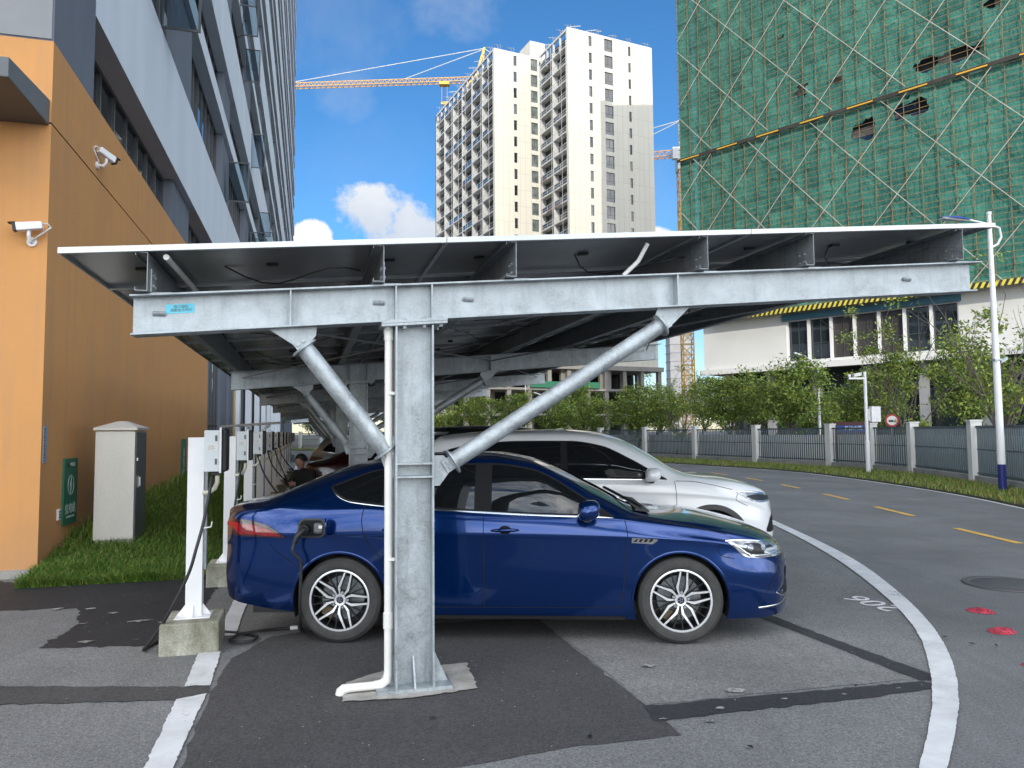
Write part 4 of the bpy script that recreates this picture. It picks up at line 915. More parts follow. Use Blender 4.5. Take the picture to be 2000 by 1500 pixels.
def side_patch(C,name,mat,parent,lo_,hi_,x0=None,x1=None,off=.004,slant=0.,n=40,m=10,sides=(-1,1),nocap=False):
    """patch between two (x,z) curves, laid on the flank of the body"""
    fl_=pchip(*zip(*lo_)); fh=pchip(*zip(*hi_)); a=max(lo_[0][0],hi_[0][0]) if x0 is None else x0; b=min(lo_[-1][0],hi_[-1][0]) if x1 is None else x1
    out=[]
    for s in sides:
        mb=MB(); V=[]
        for i in range(n+1):
            x=a+(b-a)*i/n; zl,zh=float(fl_(x)),float(fh(x)); zh=max(zh,zl+.001)
            for j in range(m+1):
                z=zl+(zh-zl)*j/m; xx=x+slant*(z-zl); V.append((xx,s*(C.Y(xx,z)+off),z))
        mb.add(V,[(i*(m+1)+j,(i+1)*(m+1)+j,(i+1)*(m+1)+j+1,i*(m+1)+j+1) for i in range(n) for j in range(m)])
        out.append(mb.build(name,mat,parent,smooth=True))
    return out
def side_strip(C,name,mat,parent,pts,w,off=.003,sides=(-1,1),h=.0):
    """thin band following (x,z) points on the flank"""
    P=np.array(pts,float); t=np.r_[0,np.cumsum(np.hypot(*np.diff(P,axis=0).T))]; fx,fz=pchip(t,P[:,0]),pchip(t,P[:,1]); tt=np.linspace(0,t[-1],max(8,int(t[-1]/.02)))
    X,Z=fx(tt),fz(tt); dX,dZ=np.gradient(X),np.gradient(Z); l=np.hypot(dX,dZ)+1e-9; nX,nZ=-dZ/l*w/2,dX/l*w/2
    for s in sides:
        mb=MB(); V=[]
        for x,z,a,b in zip(X,Z,nX,nZ):
            V+= [(x-a,s*(C.Y(x-a,z-b)+off),z-b),(x,s*(C.Y(x,z)+off+h),z),(x+a,s*(C.Y(x+a,z+b)+off),z+b)]
        k=len(X); mb.add(V,[(3*i+j,3*i+3+j,3*i+4+j,3*i+1+j) for i in range(k-1) for j in (0,1)])
        mb.build(name,mat,parent,smooth=True)
def top_patch(C,name,mat,parent,x0,x1,frac=.94,off=.004,n=26):
    """glass laid on the upper skin between two stations, from cantrail to cantrail"""
    mb=MB(); V=[]; j0=int(C.nt*.727)+1; cols=C.nt-j0; W=2*cols-1
    for i in range(n+1):
        x=x0+(x1-x0)*i/n; y,z=C.sec(x); y=y[j0:]*frac; z=z[j0:]
        for j in range(cols): V.append((x,-y[j],z[j]+off))
        for j in range(cols-2,-1,-1): V.append((x,y[j],z[j]+off))
    mb.add(V,[(i*W+j,i*W+j+1,(i+1)*W+j+1,(i+1)*W+j) for i in range(n) for j in range(W-1)])
    return mb.build(name,mat,parent,smooth=True)
WHEELCACHE={}
def wheel(parent,loc,side,Rw,detail=True):
    key=(round(Rw,3),detail,side)
    if key not in WHEELCACHE:
        r=Rw; w=.105; rr=r*.715; s=side
        mb=MB(); prof=[(rr,-w*.92),(rr+.012,-w*.99),(rr+.035,-w*1.04),(rr+.065,-w*1.02),(r-.025,-w*.95),(r-.007,-w*.80),(r,-w*.5),(r,w*.5),(r-.007,w*.8),(r-.03,w),(rr,w)]
        mb.lathe([(a,b*-s) for a,b in prof],axis='y',n=56); tyre=mb.build('tyre',M_TYRE,None,smooth='auto')
        for q in tyre.data.polygons: q.use_smooth=True
        mb=MB(); y=s*w*.93
        mb.lathe([(rr+.002,s*w*.97),(rr-.012,s*w*.99),(rr-.018,s*w*.85),(rr-.02,-s*w*.8),(rr*.5,-s*w*.8),(0.02,-s*w*.75)],axis='y',n=56)
        mb.cur=1; mb.lathe([(rr+.003,s*w*.985),(rr-.003,s*w*1.005),(rr-.011,s*w*1.0),(rr-.014,s*w*.96)],axis='y',n=56)
        if detail:
            def spoke(th,pts,mat,yy,dep):
                mb.cur=mat; c,sn=math.cos(th),math.sin(th); L_=[(r_,o_-w_/2) for r_,o_,w_ in pts]; R__=[(r_,o_+w_/2) for r_,o_,w_ in pts]; k=len(pts)
                P2=[(a*c-b*sn,a*sn+b*c) for a,b in L_+R__]
                for a in range(k-1):
                    qd=[P2[a],P2[a+1],P2[k+a+1],P2[k+a]]
                    yv=lambda p: yy-s*.024*(1-math.hypot(*p)/rr)**2
                    mb.add([(p[0],yv(p),p[1]) for p in qd]+[(p[0],yv(p)-s*dep,p[1]) for p in qd],[(0,1,2,3),(4,5,6,7),(0,1,5,4),(2,3,7,6)])
            for k in range(5):
                th=k*2*math.pi/5
                for e in (-1,1):
                    spoke(th,[(.046,e*.017,.012),(.070,e*.028,.016),(.097,e*.038,.021),(.160,e*.032,.015),(rr-.004,e*.025,.012)],1,y,.012)
                    spoke(th,[(.040,e*.016,.020),(.070,e*.028,.026),(.097,e*.038,.031),(.160,e*.033,.025),(rr-.004,e*.026,.021)],0,y-s*.0035,.03)
                    spoke(th+math.pi/5,[(.06,e*.004,.008),(.12,e*.014,.008),(rr-.012,e*.040,.008)],0,y-s*.008,.02)
                mb.cur=2; c,sn=.062*math.cos(th),.062*math.sin(th); mb.cyl((c,y-s*.035,sn),(c,y-s*.012,sn),.011,8)
            mb.cur=1; mb.lathe([(.028,y-s*.012),(.044,y-s*.010),(.050,y-s*.020),(.050,y-s*.03)],axis='y',n=24)
            mb.cur=3; mb.lathe([(0.0,y-s*.009),(.028,y-s*.010),(.030,y-s*.016)],axis='y',n=20)
            mb.cur=1
            for a in range(5): t_=a*2*math.pi/5+.3; mb.bar((.006*math.cos(t_),y-s*.0085,.006*math.sin(t_)),(.022*math.cos(t_+.2),y-s*.0085,.022*math.sin(t_+.2)),.003,.002)
            mb.cur=2; mb.lathe([(.06,-s*.02),(.175,-s*.02),(.175,-s*.035),(.06,-s*.035)],axis='y',n=40)
            mb.cur=4; mb.hexa([(-.185,-s*.04,.03),(-.10,-s*.04,.03),(-.10,s*.022,.03),(-.185,s*.022,.03)],[(-.165,-s*.04,.12),(-.085,-s*.04,.12),(-.085,s*.022,.12),(-.165,s*.022,.12)])
        else:
            mb.cur=1
            for k in range(10):
                th=k*math.pi/5; mb.bar((.04*math.cos(th),y-s*.01,.04*math.sin(th)),((rr-.01)*math.cos(th),y-s*.01,(rr-.01)*math.sin(th)),.03,.015)
        rim=mb.build('rim',[M_RIMD,M_RIMB,M_GALVD,M_HUB,pm('caliper_tan',(.22,.16,.09),.6) if 'caliper_tan' not in MATS else MATS['caliper_tan']],None,smooth='auto')
        WHEELCACHE[key]=(tyre,rim); first=True
    else: first=False
    tyre,rim=WHEELCACHE[key]
    wroot=bpy.data.objects.new('wheel',None); COL.objects.link(wroot); wroot.parent=parent; wroot.location=loc; wroot.rotation_euler=(0,-R(72) if loc[0]<1 else -R(83),0)
    for o in (tyre,rim):
        if not first: o=dup(o)
        o.parent=wroot
    return wroot
def car(P,name,label,loc,yaw,paint,detail=2,group=None,nx=230):
    t=thing(name,label,'car',loc,yaw,group); C=Car(P,nx=nx); wb,Rw=P['wb'],P['R']
    out=body_mesh(C,t,paint,detail>0)
    # under-tray and wheel wells
    mb=MB(); mb.box(P['x0']+.28,P['x1']-.30,-.70,.70,.20,.30); mb.build('under_tray',M_BLK,t)
    for c in (0,wb):
        for s in (-1,1):
            mb=MB(); n=20; V=[]
            for i in range(n+1):
                a=-.35+(math.pi+.7)*i/n
                for y in (C.Y(c,.75)-.012,.52): V.append((c+P['arch']*1.0*math.cos(a),s*y,Rw+P['arch']*math.sin(a)))
            mb.add(V,[(2*i,2*i+1,2*i+3,2*i+2) for i in range(n)]); k=len(mb.v)
            mb.add([(c+P['arch']*math.cos(a),s*.52,Rw+P['arch']*math.sin(a)) for a in np.linspace(-.35,math.pi+.35,21)],[tuple(range(21))])
            mb.build('wheel_arch_liner',M_BLK,t)
    # arch lip following the opening
    for c in (0,wb):
        pts=[(c+(P['arch']+.004)*math.cos(a),Rw+(P['arch']+.004)*math.sin(a)) for a in np.linspace(-.42,math.pi+.42,40)]
        pts=[p for p in pts if p[1]>float(C.f['zr'](p[0]))+.02]
        side_strip(C,'arch_lip',paint if P is SEDAN else M_BLK,t,pts,.022 if P is SEDAN else .06,.004,h=.003)
    for c in (0,wb):
        for s in (-1,1): wheel(t,(c,s*(C.Y(c,.8)-.118),Rw),s,Rw,detail==2)
    # glass
    dl=side_patch(C,'window_surround',M_GAP,t,P['belt'],P['wtop'],off=.002,n=70)
    fb=pchip(*zip(*P['belt'])); ft=pchip(*zip(*P['wtop']))
    for (a,b,sl) in P['glass']:
        xs=np.linspace(a,b,14); g=.014
        side_patch(C,'side_window',M_CGLASS,t,[(x,float(fb(x))+g) for x in xs],[(x,max(float(ft(x))-g,float(fb(x))+g+.001)) for x in xs],off=.006,n=30)
    top_patch(C,'windscreen',M_CGLASS,t,*P['wind'],frac=.93,off=.004); top_patch(C,'rear_window',M_CGLASS,t,*P['rear'],frac=.88,off=.004)
    side_strip(C,'chrome_strip',M_CHROME,t,[(x,float(fb(x))-.004) for x in np.linspace(P['belt'][0][0],P['belt'][-1][0],40)],.014,.006,h=.002)
    # lamps
    hd=P['head']; hl=[(a,b) for a,b,c in hd]; hh=[(a,c) for a,b,c in hd]
    h=side_patch(C,'headlight',M_LENS,t,hl,hh,off=.006,n=30,m=8)
    [side_strip(C,'headlight_brow',M_CHROME,h[i],[(a,c+.002) for a,b,c in hd],.012,.009,h=.003,sides=(sg,)) for i,sg in enumerate((-1,1))]
    tl=P['tail']; side_patch(C,'tail_light',M_TAILD,t,[(a,b) for a,b,c in tl],[(a,c) for a,b,c in tl],off=.006,n=26)
    if detail>=1:
        dF,dR=P['doorF'],P['doorR']; zl=.285
        side_strip(C,'door_gap',M_GAP,t,[(dF[1]-.06,zl),(dF[1]-.035,.45),(dF[1]-.01,.7),(dF[1],.85),(dF[1]-.015,float(fb(2.2))-.02)],.006,.0022)
        side_strip(C,'door_gap',M_GAP,t,[(dF[0]-.0,zl),(dF[0],.65),(dF[0]-.005,float(fb(dF[0]))-.012)],.006,.0022)
        side_strip(C,'door_gap',M_GAP,t,[(dR[0]+.16,zl),(dR[0]+.13,.43),(dR[0]+.05,.64),(dR[0]-.10,.86),(dR[0]-.12,.98),(dR[0]-.10,float(fb(dR[0]-.10))-.012)],.006,.0022)
        side_strip(C,'door_gap',M_GAP,t,[(dR[0]+.16,zl),(1.2,zl-.004),(dF[1]-.06,zl)],.005,.0022)
        side_strip(C,'sill_trim',M_BLK,t,[(.43,.205),(1.2,.198),(2.28,.196)],.030,.003)
        def handle(x,z):
            for s in (-1,1):
                d_=out.get(1 if s<0 and x>1.1 else 2 if s<0 else 3 if x>1.1 else 4,t); y=C.Y(x,z)
                mb=MB(); V=[]; n=16
                mb.tube([(x-.11,s*(y+.006),z-.004),(x-.07,s*(y+.028),z),(x,s*(y+.033),z+.002),(x+.07,s*(y+.028),z+.002),(x+.11,s*(y+.006),z)],[.008,.014,.016,.014,.008],10); mb.build('handle',paint,d_,smooth=True)
                mb=MB(); ring=[(x+.05*math.cos(a),s*(C.Y(x+.05*math.cos(a),z+.034*math.sin(a))+.0025),z+.034*math.sin(a)) for a in np.linspace(0,2*math.pi,20,endpoint=False)]
                mb.add(ring,[tuple(range(20))]); mb.build('handle_recess',M_GAP,d_)
        handle(dF[0]+.17,.895 if P is SEDAN else .96); handle(dR[0]+.16,.905 if P is SEDAN else .97)
        # mirrors
        for s in (-1,1):
            mx_,mz=(1.98,1.06) if P is SEDAN else (2.00,1.14); y=C.Y(mx_,mz-.05)
            mb=MB(); n,m=14,10; V=[]
            for i in range(n+1):
                ph=math.pi*i/n
                for j in range(m*2):
                    th=math.pi*j/m; sx=math.sin(ph)*math.cos(th); sz=math.sin(ph)*math.sin(th); sy=math.cos(ph)
                    g=lambda v,e:math.copysign(abs(v)**e,v)
                    V.append((mx_+.085*g(sx,.75)*(1.25 if sx>0 else .8),s*(y+.155+.105*g(sy,.75)),mz+.075*g(sz,.7)-.012*sy+.012*sx))
            k=2*m; mb.add(V,[(i*k+j,i*k+(j+1)%k,(i+1)*k+(j+1)%k,(i+1)*k+j) for i in range(n) for j in range(k)]); mr=mb.build('mirror',paint,t,smooth=True)
            mb=MB(); mb.tube([(mx_+.03,s*(y-.01),mz-.07),(mx_+.02,s*(y+.09),mz-.075),(mx_,s*(y+.17),mz-.06)],[.030,.028,.035],10); mb.build('mirror_stalk',M_BLK,mr,smooth='auto')
    return t,C,out
blue,CB,outB=car(SEDAN,'blue_sedan','glossy dark blue fastback sedan plugged in under the canopy behind the steel column',(0,0,0),0,M_BLUE,2,nx=330)
yaw=math.atan2(5.965-6.085,2.718); blue.rotation_euler=(0,0,yaw); c_,s_=math.cos(yaw),math.sin(yaw)
# near-side rear tyre face stands at (-1.385, 6.08)
blue.scale=(.98,.98,.98); blue.location=(-1.372+(-s_)*.872,5.965+c_*.872,0.010)
C=CB
# sedan details on the near flank
def flank_poly(name,mat,poly,off=.004,parent=blue,th=0.):
    mb=MB(); cx=sum(p[0] for p in poly)/len(poly); cz_=sum(p[1] for p in poly)/len(poly); rings=[]
    for k in (1,.66,.33): rings.append([(cx+(x-cx)*k,cz_+(z-cz_)*k) for x,z in poly])
    n=len(poly); V=[(x,-(C.Y(x,z)+off),z) for r_ in rings for x,z in r_]+[(cx,-(C.Y(cx,cz_)+off),cz_)]
    F=[(k*n+i,k*n+(i+1)%n,(k+1)*n+(i+1)%n,(k+1)*n+i) for k in (0,1) for i in range(n)]+[(2*n+i,2*n+(i+1)%n,3*n) for i in range(n)]
    if th:
        V+=[(x,-(C.Y(x,z)-.002),z) for x,z in poly]; b=3*n+1; F+=[(i,(i+1)%n,b+(i+1)%n,b+i) for i in range(n)]
    mb.add(V,F); return mb.build(name,mat,parent,smooth=True)
def rrect(cx,cz_,w,h,r,n=5,skew=0):
    o=[]
    for sx,sz,a0 in ((1,1,0),(-1,1,90),(-1,-1,180),(1,-1,270)):
        for i in range(n+1):
            a=R(a0+90*i/n); x=cx+sx*(w/2-r)+r*math.cos(a); z=cz_+sz*(h/2-r)+r*math.sin(a); o.append((x+skew*(z-cz_),z))
    return o
# charging port : open flap, black bezel, plug
FX,FZ=-.225,.915
fr=flank_poly('charge_port',M_BLK,rrect(FX,FZ,.225,.155,.055),.003)
flank_poly('port_recess',M_GAP,rrect(FX,FZ,.195,.125,.045),.005,fr)
flank_poly('port_cover',M_DGREY,rrect(FX+.055,FZ+.0,.075,.085,.02),.009,fr,.01); flank_poly('port_label',M_PVC,rrect(FX+.075,FZ+.01,.03,.024,.004),.013,fr)
y0=C.Y(FX,FZ)
mb=MB(); V=[]; cxf=FX+.130
ro=rrect(0,0,.13,.155,.05)
for dy_ in (0,.012):
    for a,b in ro: V.append((cxf+.035*(a/.065)+.0,-(y0+.005+.055+a*.85*.9+dy_*.0)-.0,FZ+b) if False else (cxf+a*.28+dy_,-(y0+.075+a*.95),FZ+.01+b))
n=len(ro); mb.add(V,[tuple(range(n)),tuple(range(n,2*n))[::-1]]+[(i,(i+1)%n,n+(i+1)%n,n+i) for i in range(n)]); mb.build('charge_flap',M_BLUE,blue,smooth='auto')
mb=MB(); yy=-(y0+.01); mb.cyl((FX-.045,yy+.03,FZ-.005),(FX-.045,yy-.05,FZ-.005),.038,18); mb.tube([(FX-.045,yy-.05,FZ-.005),(FX-.060,yy-.085,FZ-.02),(FX-.085,yy-.10,FZ-.06),(FX-.10,yy-.10,FZ-.105)],[.032,.026,.021,.018],14)
pg=mb.build('charge_plug',M_BLK,blue,smooth='auto')
# tail lamp section in a brighter red lens colour
side_patch(C,'tail_light_red_lens',M_TAIL,blue,[(-.86,.862),(-.74,.860),(-.62,.855),(-.48,.850)],[(-.86,.945),(-.74,.940),(-.62,.915),(-.48,.858)],off=.010,n=16)
side_patch(C,'tail_light_blade',pm('red_lamp_blade',(.42,.02,.02),.2),blue,[(-1.0,.925),(-.93,.915),(-.86,.875)],[(-1.0,.955),(-.93,.960),(-.86,.955)],off=.012,n=10)
# fender vent
vp_=[(2.335,.792),(2.34,.832),(2.53,.822),(2.545,.812),(2.50,.782)]
fv=flank_poly('fender_vent',M_CHROME,vp_,.005)
for k in range(4):
    x=2.352+.040*k; flank_poly('vent_slot',M_GAP,[(x,.800),(x+.012+.01*(k==0),.822),(x+.034,.821),(x+.020,.799)],.008,fv)
# gap lines of bonnet, bumper, fuel side
side_strip(C,'bonnet_gap',M_GAP,blue,[(2.33,.985),(2.45,.975),(2.6,.945),(2.9,.895),(3.1,.845)],.006,.002)
side_strip(C,'front_bumper_gap',M_GAP,blue,[(3.06,.79),(3.02,.72),(3.06,.68),(3.15,.66)],.005,.002)
side_strip(C,'rear_bumper_gap',M_GAP,blue,[(-.57,.785),(-.5,.72),(-.40,.655),(-.34,.60)],.005,.002)
# headlamp internals
for s in (-1,):
    flank_poly('headlight_bezel',M_BLK,[(3.20,.735),(3.24,.775),(3.34,.773),(3.52,.755),(3.58,.72),(3.56,.69),(3.40,.685),(3.27,.69)],.009)
    flank_poly('headlight_reflector',M_CHROME,[(3.10,.79),(3.15,.79),(3.285,.685),(3.275,.672)],.011); flank_poly('headlight_reflector',M_CHROME,[(3.285,.682),(3.54,.688),(3.54,.672),(3.285,.668)],.011)
    for x,z,r_ in ((3.285,.742,.026),(3.40,.735,.022)): flank_poly('projector_lens',M_LENS,[(x+r_*math.cos(a),z+r_*math.sin(a)) for a in np.linspace(0,2*math.pi,14,endpoint=False)],.013)
    flank_poly('headlight_fins',M_ALU,[(3.40,.70),(3.43,.725),(3.53,.735),(3.55,.70)],.012)
# lower grille corner and chrome blade
flank_poly('lower_grille',M_GAP,[(3.515,.36),(3.60,.335),(3.655,.34),(3.69,.56),(3.665,.60),(3.62,.48)],.005)
side_strip(C,'grille_rim',M_CHROME,blue,[(3.50,.375),(3.58,.335),(3.655,.335)],.010,.007,sides=(-1,))
side_strip(C,'bumper_blade',M_CHROME,blue,[(3.34,.265),(3.5,.27),(3.66,.315)],.014,.006,h=.004)
side_strip(C,'bumper_crease',M_GAP,blue,[(3.35,.30),(3.45,.43),(3.54,.58)],.006,.001,sides=(-1,))
# wiper cowl
mb=MB(); mb.hexa([(2.40,-.62,1.018),(2.52,-.62,1.002),(2.52,.62,1.002),(2.40,.62,1.018)],[(2.40,-.62,1.04),(2.52,-.62,1.016),(2.52,.62,1.016),(2.40,.62,1.04)]); mb.bar((2.46,-.60,1.045),(2.20,.1,1.16),.018); mb.build('wiper_cowl',M_BLK,blue)
white,CW_,outW=car(SUV,'white_suv','glossy white SUV parked nose out just beyond the blue sedan',(0,0,0),0,M_WCAR,1,nx=200)
yw=R(-2.); white.rotation_euler=(0,0,yw); white.location=(3.17-3.56,9.62,.012)
mb=MB(); mb.hexa([(-.98,-.62,1.56),(-.55,-.66,1.61),(-.55,.66,1.61),(-.98,.62,1.56)],[(-.97,-.62,1.585),(-.50,-.66,1.648),(-.50,.66,1.648),(-.97,.62,1.585)]); mb.build('roof_spoiler',M_WCAR,white,bevel=.01)
mb=MB(); mb.hexa([(.12,-.03,1.655),(.30,-.03,1.66),(.30,.03,1.66),(.12,.03,1.655)],[(.12,-.006,1.72),(.16,-.006,1.72),(.16,.006,1.72),(.12,.006,1.72)]); mb.build('shark_fin',M_WCAR,white)
C=CW_
side_strip(C,'bonnet_gap',M_GAP,white,[(2.30,1.06),(2.45,1.055),(2.7,1.015),(2.95,.955)],.006,.002)
side_strip(C,'bumper_gap',M_GAP,white,[(3.02,.925),(2.98,.85),(3.05,.80),(3.12,.77)],.005,.002)
side_patch(C,'headlight_bezel',M_BLK,white,[(3.12,.87),(3.25,.825),(3.36,.822),(3.44,.83)],[(3.12,.885),(3.25,.895),(3.36,.88),(3.44,.86)],off=.010,n=12)
side_patch(C,'front_air_duct',M_GAP,white,[(3.36,.46),(3.42,.45),(3.50,.46)],[(3.36,.50),(3.42,.60),(3.50,.68)],off=.005,n=12)
side_patch(C,'lower_cladding',M_BLK,white,[(2.2,.262),(3.0,.262),(3.3,.27),(3.45,.30)],[(2.2,.34),(3.0,.36),(3.3,.37),(3.45,.39)],off=.005,n=12)
C=CB
black,_,_=car(SUV,'black_suv','black SUV whose dark roof shows above the white SUV',(0,0,0),0,M_BCAR,1,nx=120)
black.rotation_euler=(0,0,R(-1)); black.location=(-1.25,12.35,.012); black.scale=(1.03,1,1.05)
def far_car(P,name,label,u,v,paint,yaw_=8):
    c,_,_=car(P,name,label,L(u,v,.012),R(yaw_),paint,0,nx=110); return c
far_car(SEDAN,'red_hatchback','dark red car with its tail just visible past the canopy column',1.0,15.3,M_RCAR)
far_car(SUV,'silver_car','silver grey car tail beyond the dark red one under the canopy',1.0,19.4,M_SCAR)
far_car(SEDAN,'black_sedan','black sedan tail half hidden far down the canopy row',1.2,27.,M_BCAR)
# ================================================================== walls with openings
def holed(mb,x0,x1,z0,z1,ops,P,depth):
    """wall sheet in the plane P(x,z,y) with rectangular openings and their reveals"""
    xs=sorted({x0,x1}|{o[0] for o in ops}|{o[1] for o in ops}); zs=sorted({z0,z1}|{o[2] for o in ops}|{o[3] for o in ops})
    for i in range(len(xs)-1):
        run=None
        for j in range(len(zs)-1):
            cx,cz_=(xs[i]+xs[i+1])/2,(zs[j]+zs[j+1])/2
            hole=any(o[0]<cx<o[1] and o[2]<cz_<o[3] for o in ops)
            if not hole:
                if run is None: run=zs[j]
            if (hole or j==len(zs)-2) and run is not None:
                ze_=zs[j] if hole else zs[j+1]
                mb.quad(P(xs[i],run,0),P(xs[i+1],run,0),P(xs[i+1],ze_,0),P(xs[i],ze_,0)); run=None
    for a,b,c,d in ops:
        mb.quad(P(a,c,0),P(a,d,0),P(a,d,depth),P(a,c,depth)); mb.quad(P(b,c,0),P(b,d,0),P(b,d,depth),P(b,c,depth))
        mb.quad(P(a,c,0),P(b,c,0),P(b,c,depth),P(a,c,depth)); mb.quad(P(a,d,0),P(b,d,0),P(b,d,depth),P(a,d,depth))
# ================================================================== CREAM TOWER
TA=R(25); TL=(11.25,140.,0.)
TW=thing('tower_block','tall cream tower under construction with stepped plan and balconied side','building',TL,TA)
def wpart(mb,name,mat,parent=None,**k): return mb.build(name,mat,parent or TW,**k)
ST=3.38; Z0=14.2; fl0=[73.0-ST*k for k in range(18)]
front=lambda y0:(lambda x,z,d:(x,y0+d,z))
opsR=[]; opsL=[]
for k,zf in enumerate([73.0+ST]+fl0):
    for (xc,w,h,zc_) in ((5.15,.72,2.1,1.75),(9.35,1.95,2.55,1.75),(14.3,.62,2.0,1.6)): opsR.append((xc-w/2,xc+w/2,zf+zc_-h/2,zf+zc_+h/2))
    if k>0 or True:
        for (xc,w,h,zc_) in ((-5.5,.72,2.1,1.75),(-1.15,1.55,2.5,1.75)): opsL.append((xc-w/2,xc+w/2,zf+zc_-h/2-.6,zf+zc_+h/2-.6))
mb=MB(); holed(mb,0,19.8,Z0,79.9,opsR,front(0),.28); mb.quad((0,0,79.9),(19.8,0,79.9),(19.8,.35,79.9),(0,.35,79.9)); mb.quad((19.8,0,Z0),(19.8,34,Z0),(19.8,34,79.9),(19.8,0,79.9)); mb.quad((0,0,Z0),(0,.5,Z0),(0,.5,79.9),(0,0,79.9)); mb.quad((0,.35,76.2),(19.8,.35,76.2),(19.8,.35,79.9),(0,.35,79.9)); wpart(mb,'front_wall',M_CREAM)
mb=MB(); holed(mb,-10.2,-.02,Z0,79.3,opsL,front(12.0),.28); mb.quad((-10.2,12,Z0),(-10.2,12.6,Z0),(-10.2,12.6,79.3),(-10.2,12,79.3)); mb.quad((-10.2,12,79.3),(0,12,79.3),(0,12.4,79.3),(-10.2,12.4,79.3)); wpart(mb,'front_wall',M_CREAM)
mb=MB(); mb.box(1.3,19.6,1.0,34,Z0,79.3); mb.box(-9.0,1.3,13.0,47.5,Z0,78.9); mb.box(-10.2,-9.0,47.4,48.,Z0,79); wpart(mb,'core',pm('shade_tinted_block_wall',(.15,.145,.14),.9,var=.35,vscale=.6))  # balcony recess shade is put into this darkened core colour
def twin(ops,y0,nm,wide=None):
    for (a,b,c,d) in ops:
        f=MB(); y=y0+.20; t=.06
        f.box(a,a+t,y-.03,y+.03,c,d); f.box(b-t,b,y-.03,y+.03,c,d); f.box(a+t,b-t,y-.03,y+.03,c,c+t); f.box(a+t,b-t,y-.03,y+.03,d-t,d); f.box(a+t,b-t,y-.03,y+.03,c+.8,c+.85)
        if b-a>1.2: f.box((a+b)/2-.03,(a+b)/2+.03,y-.03,y+.03,c+.85,d-t)
        fo_=wpart(f,nm,M_FRAME); g=MB(); e=random.uniform(-.02,.02); g.quad((a+t,y+e,c+t),(b-t,y-e,c+t),(b-t,y-e,d-t),(a+t,y+e,d-t)); wpart(g,'pane',wide if (wide and b-a>1.2) else M_GLASS,fo_)
twin(opsR,0,'window'); twin(opsL,12.,'stair_window',M_GLASSL)
# balconied sides
def balconies(x,ya,yb,nb_,top):
    for zf in [73.0+ST-ST*k for k in range(19)]:
        mb=MB(); mb.box(x,x+1.25,ya,yb,zf-.14,zf+.12); s=wpart(mb,'balcony',M_GALVW)
        mb=MB(); w=(yb-ya)/nb_
        for k in range(nb_+1): mb.box(x+.05,x+.12,ya+w*k-.04,ya+w*k+.04,zf+.16,zf+1.2)
        mb.box(x+.05,x+.11,ya,yb,zf+1.17,zf+1.24); mb.box(x+.06,x+.09,ya,yb,zf+.62,zf+.66); wpart(mb,'railing',M_GALVW,s)
        mb=MB(); 
        k0=random.randrange(nb_//2+1); k1=min(nb_,k0+random.randint(2,6)); mb.quad((x+.075,ya+w*k0+.06,zf+.25),(x+.075,ya+w*k1-.06,zf+.25),(x+.075,ya+w*k1-.06,zf+1.12),(x+.075,ya+w*k0+.06,zf+1.12))
        if mb.f: wpart(mb,'glass_panel',M_RAILB,s)
        mb=MB()
        for k in range(nb_):
            y=ya+w*k; mb.quad((x+1.2,y+.2,zf+.2),(x+1.2,y+w*.62,zf+.2),(x+1.2,y+w*.62,zf+2.9),(x+1.2,y+.2,zf+2.9)); mb.quad((x+1.2,y+w*.67,zf+.9),(x+1.2,y+w*.96,zf+.9),(x+1.2,y+w*.96,zf+2.9),(x+1.2,y+w*.67,zf+2.9))
        wpart(mb,'balcony_glazing',M_GLASS,s)
        if random.random()<.4:
            mb=MB(); k=random.randrange(nb_); mb.box(x-.01,x+.03,ya+w*k,ya+w*min(nb_,k+2),zf-.15,zf+.2); wpart(mb,'slab_edge_net',pm('mauve_net',(.30,.20,.20),.8) if 'mauve_net' not in MATS else MATS['mauve_net'],s)
    w=(yb-ya)/nb_
    for k in range(0,nb_+1,2):
        mb=MB(); mb.box(x-.02,x+1.2,ya+w*k-.13,ya+w*k+.13,Z0,top); wpart(mb,'fin_wall',M_GALVW)
    for k in range(1,nb_*2,3):
        mb=MB(); mb.cyl((x-.35,ya+w*k/2,Z0),(x-.35,ya+w*k/2,top+1),.035,6); wpart(mb,'hoist_rope',M_GALVW)
balconies(-10.2,12.7,47.3,12,77.0); balconies(0.0,.6,11.9,4,77.6)
# parapet frames and small cradles on the roof edge
mb=MB()
for k in range(13):
    y=12.8+k*2.85; mb.box(-10.1,-9.7,y-.15,y+.15,76.6,79.0)
mb.box(-10.15,-9.65,12.7,47.3,79.0,79.4); mb.box(-10.05,-9.8,12.7,47.3,77.4,77.55)
for k in range(5): y=.6+k*2.7; mb.box(.1,.45,y-.15,y+.15,76.,79.4)
mb.box(.05,.5,.6,12,79.4,79.8); wpart(mb,'parapet_frame',M_GALVW)
for (x,y,z) in [(-10.0,14+3.1*k,79.4) for k in range(11)]+[(1,1,79.9),(2.3,.6,79.9),(6,.6,79.9),(7,.5,79.9),(11,.6,79.9),(14.5,.6,79.9),(18.8,.6,79.9),(.3,3,79.8),(.3,6,79.8),(.3,9,79.8),(-9,12.4,79.3),(-6,12.4,79.3)]:
    mb=MB(); a=random.uniform(-.5,.5); mb.bar((x,y,z),(x-.3,y,z+1.1),.09); mb.bar((x-1.1,y+a,z+.75),(x+.9,y-a,z+.95),.09); mb.bar((x+.4,y,z),(x+.35,y,z+1.3),.07); wpart(mb,'cradle_bracket',M_GALVD)
mb=MB(); mb.box(-1.5,2.0,13,18,76,83.2); wpart(mb,'stair_head',M_CREAM)
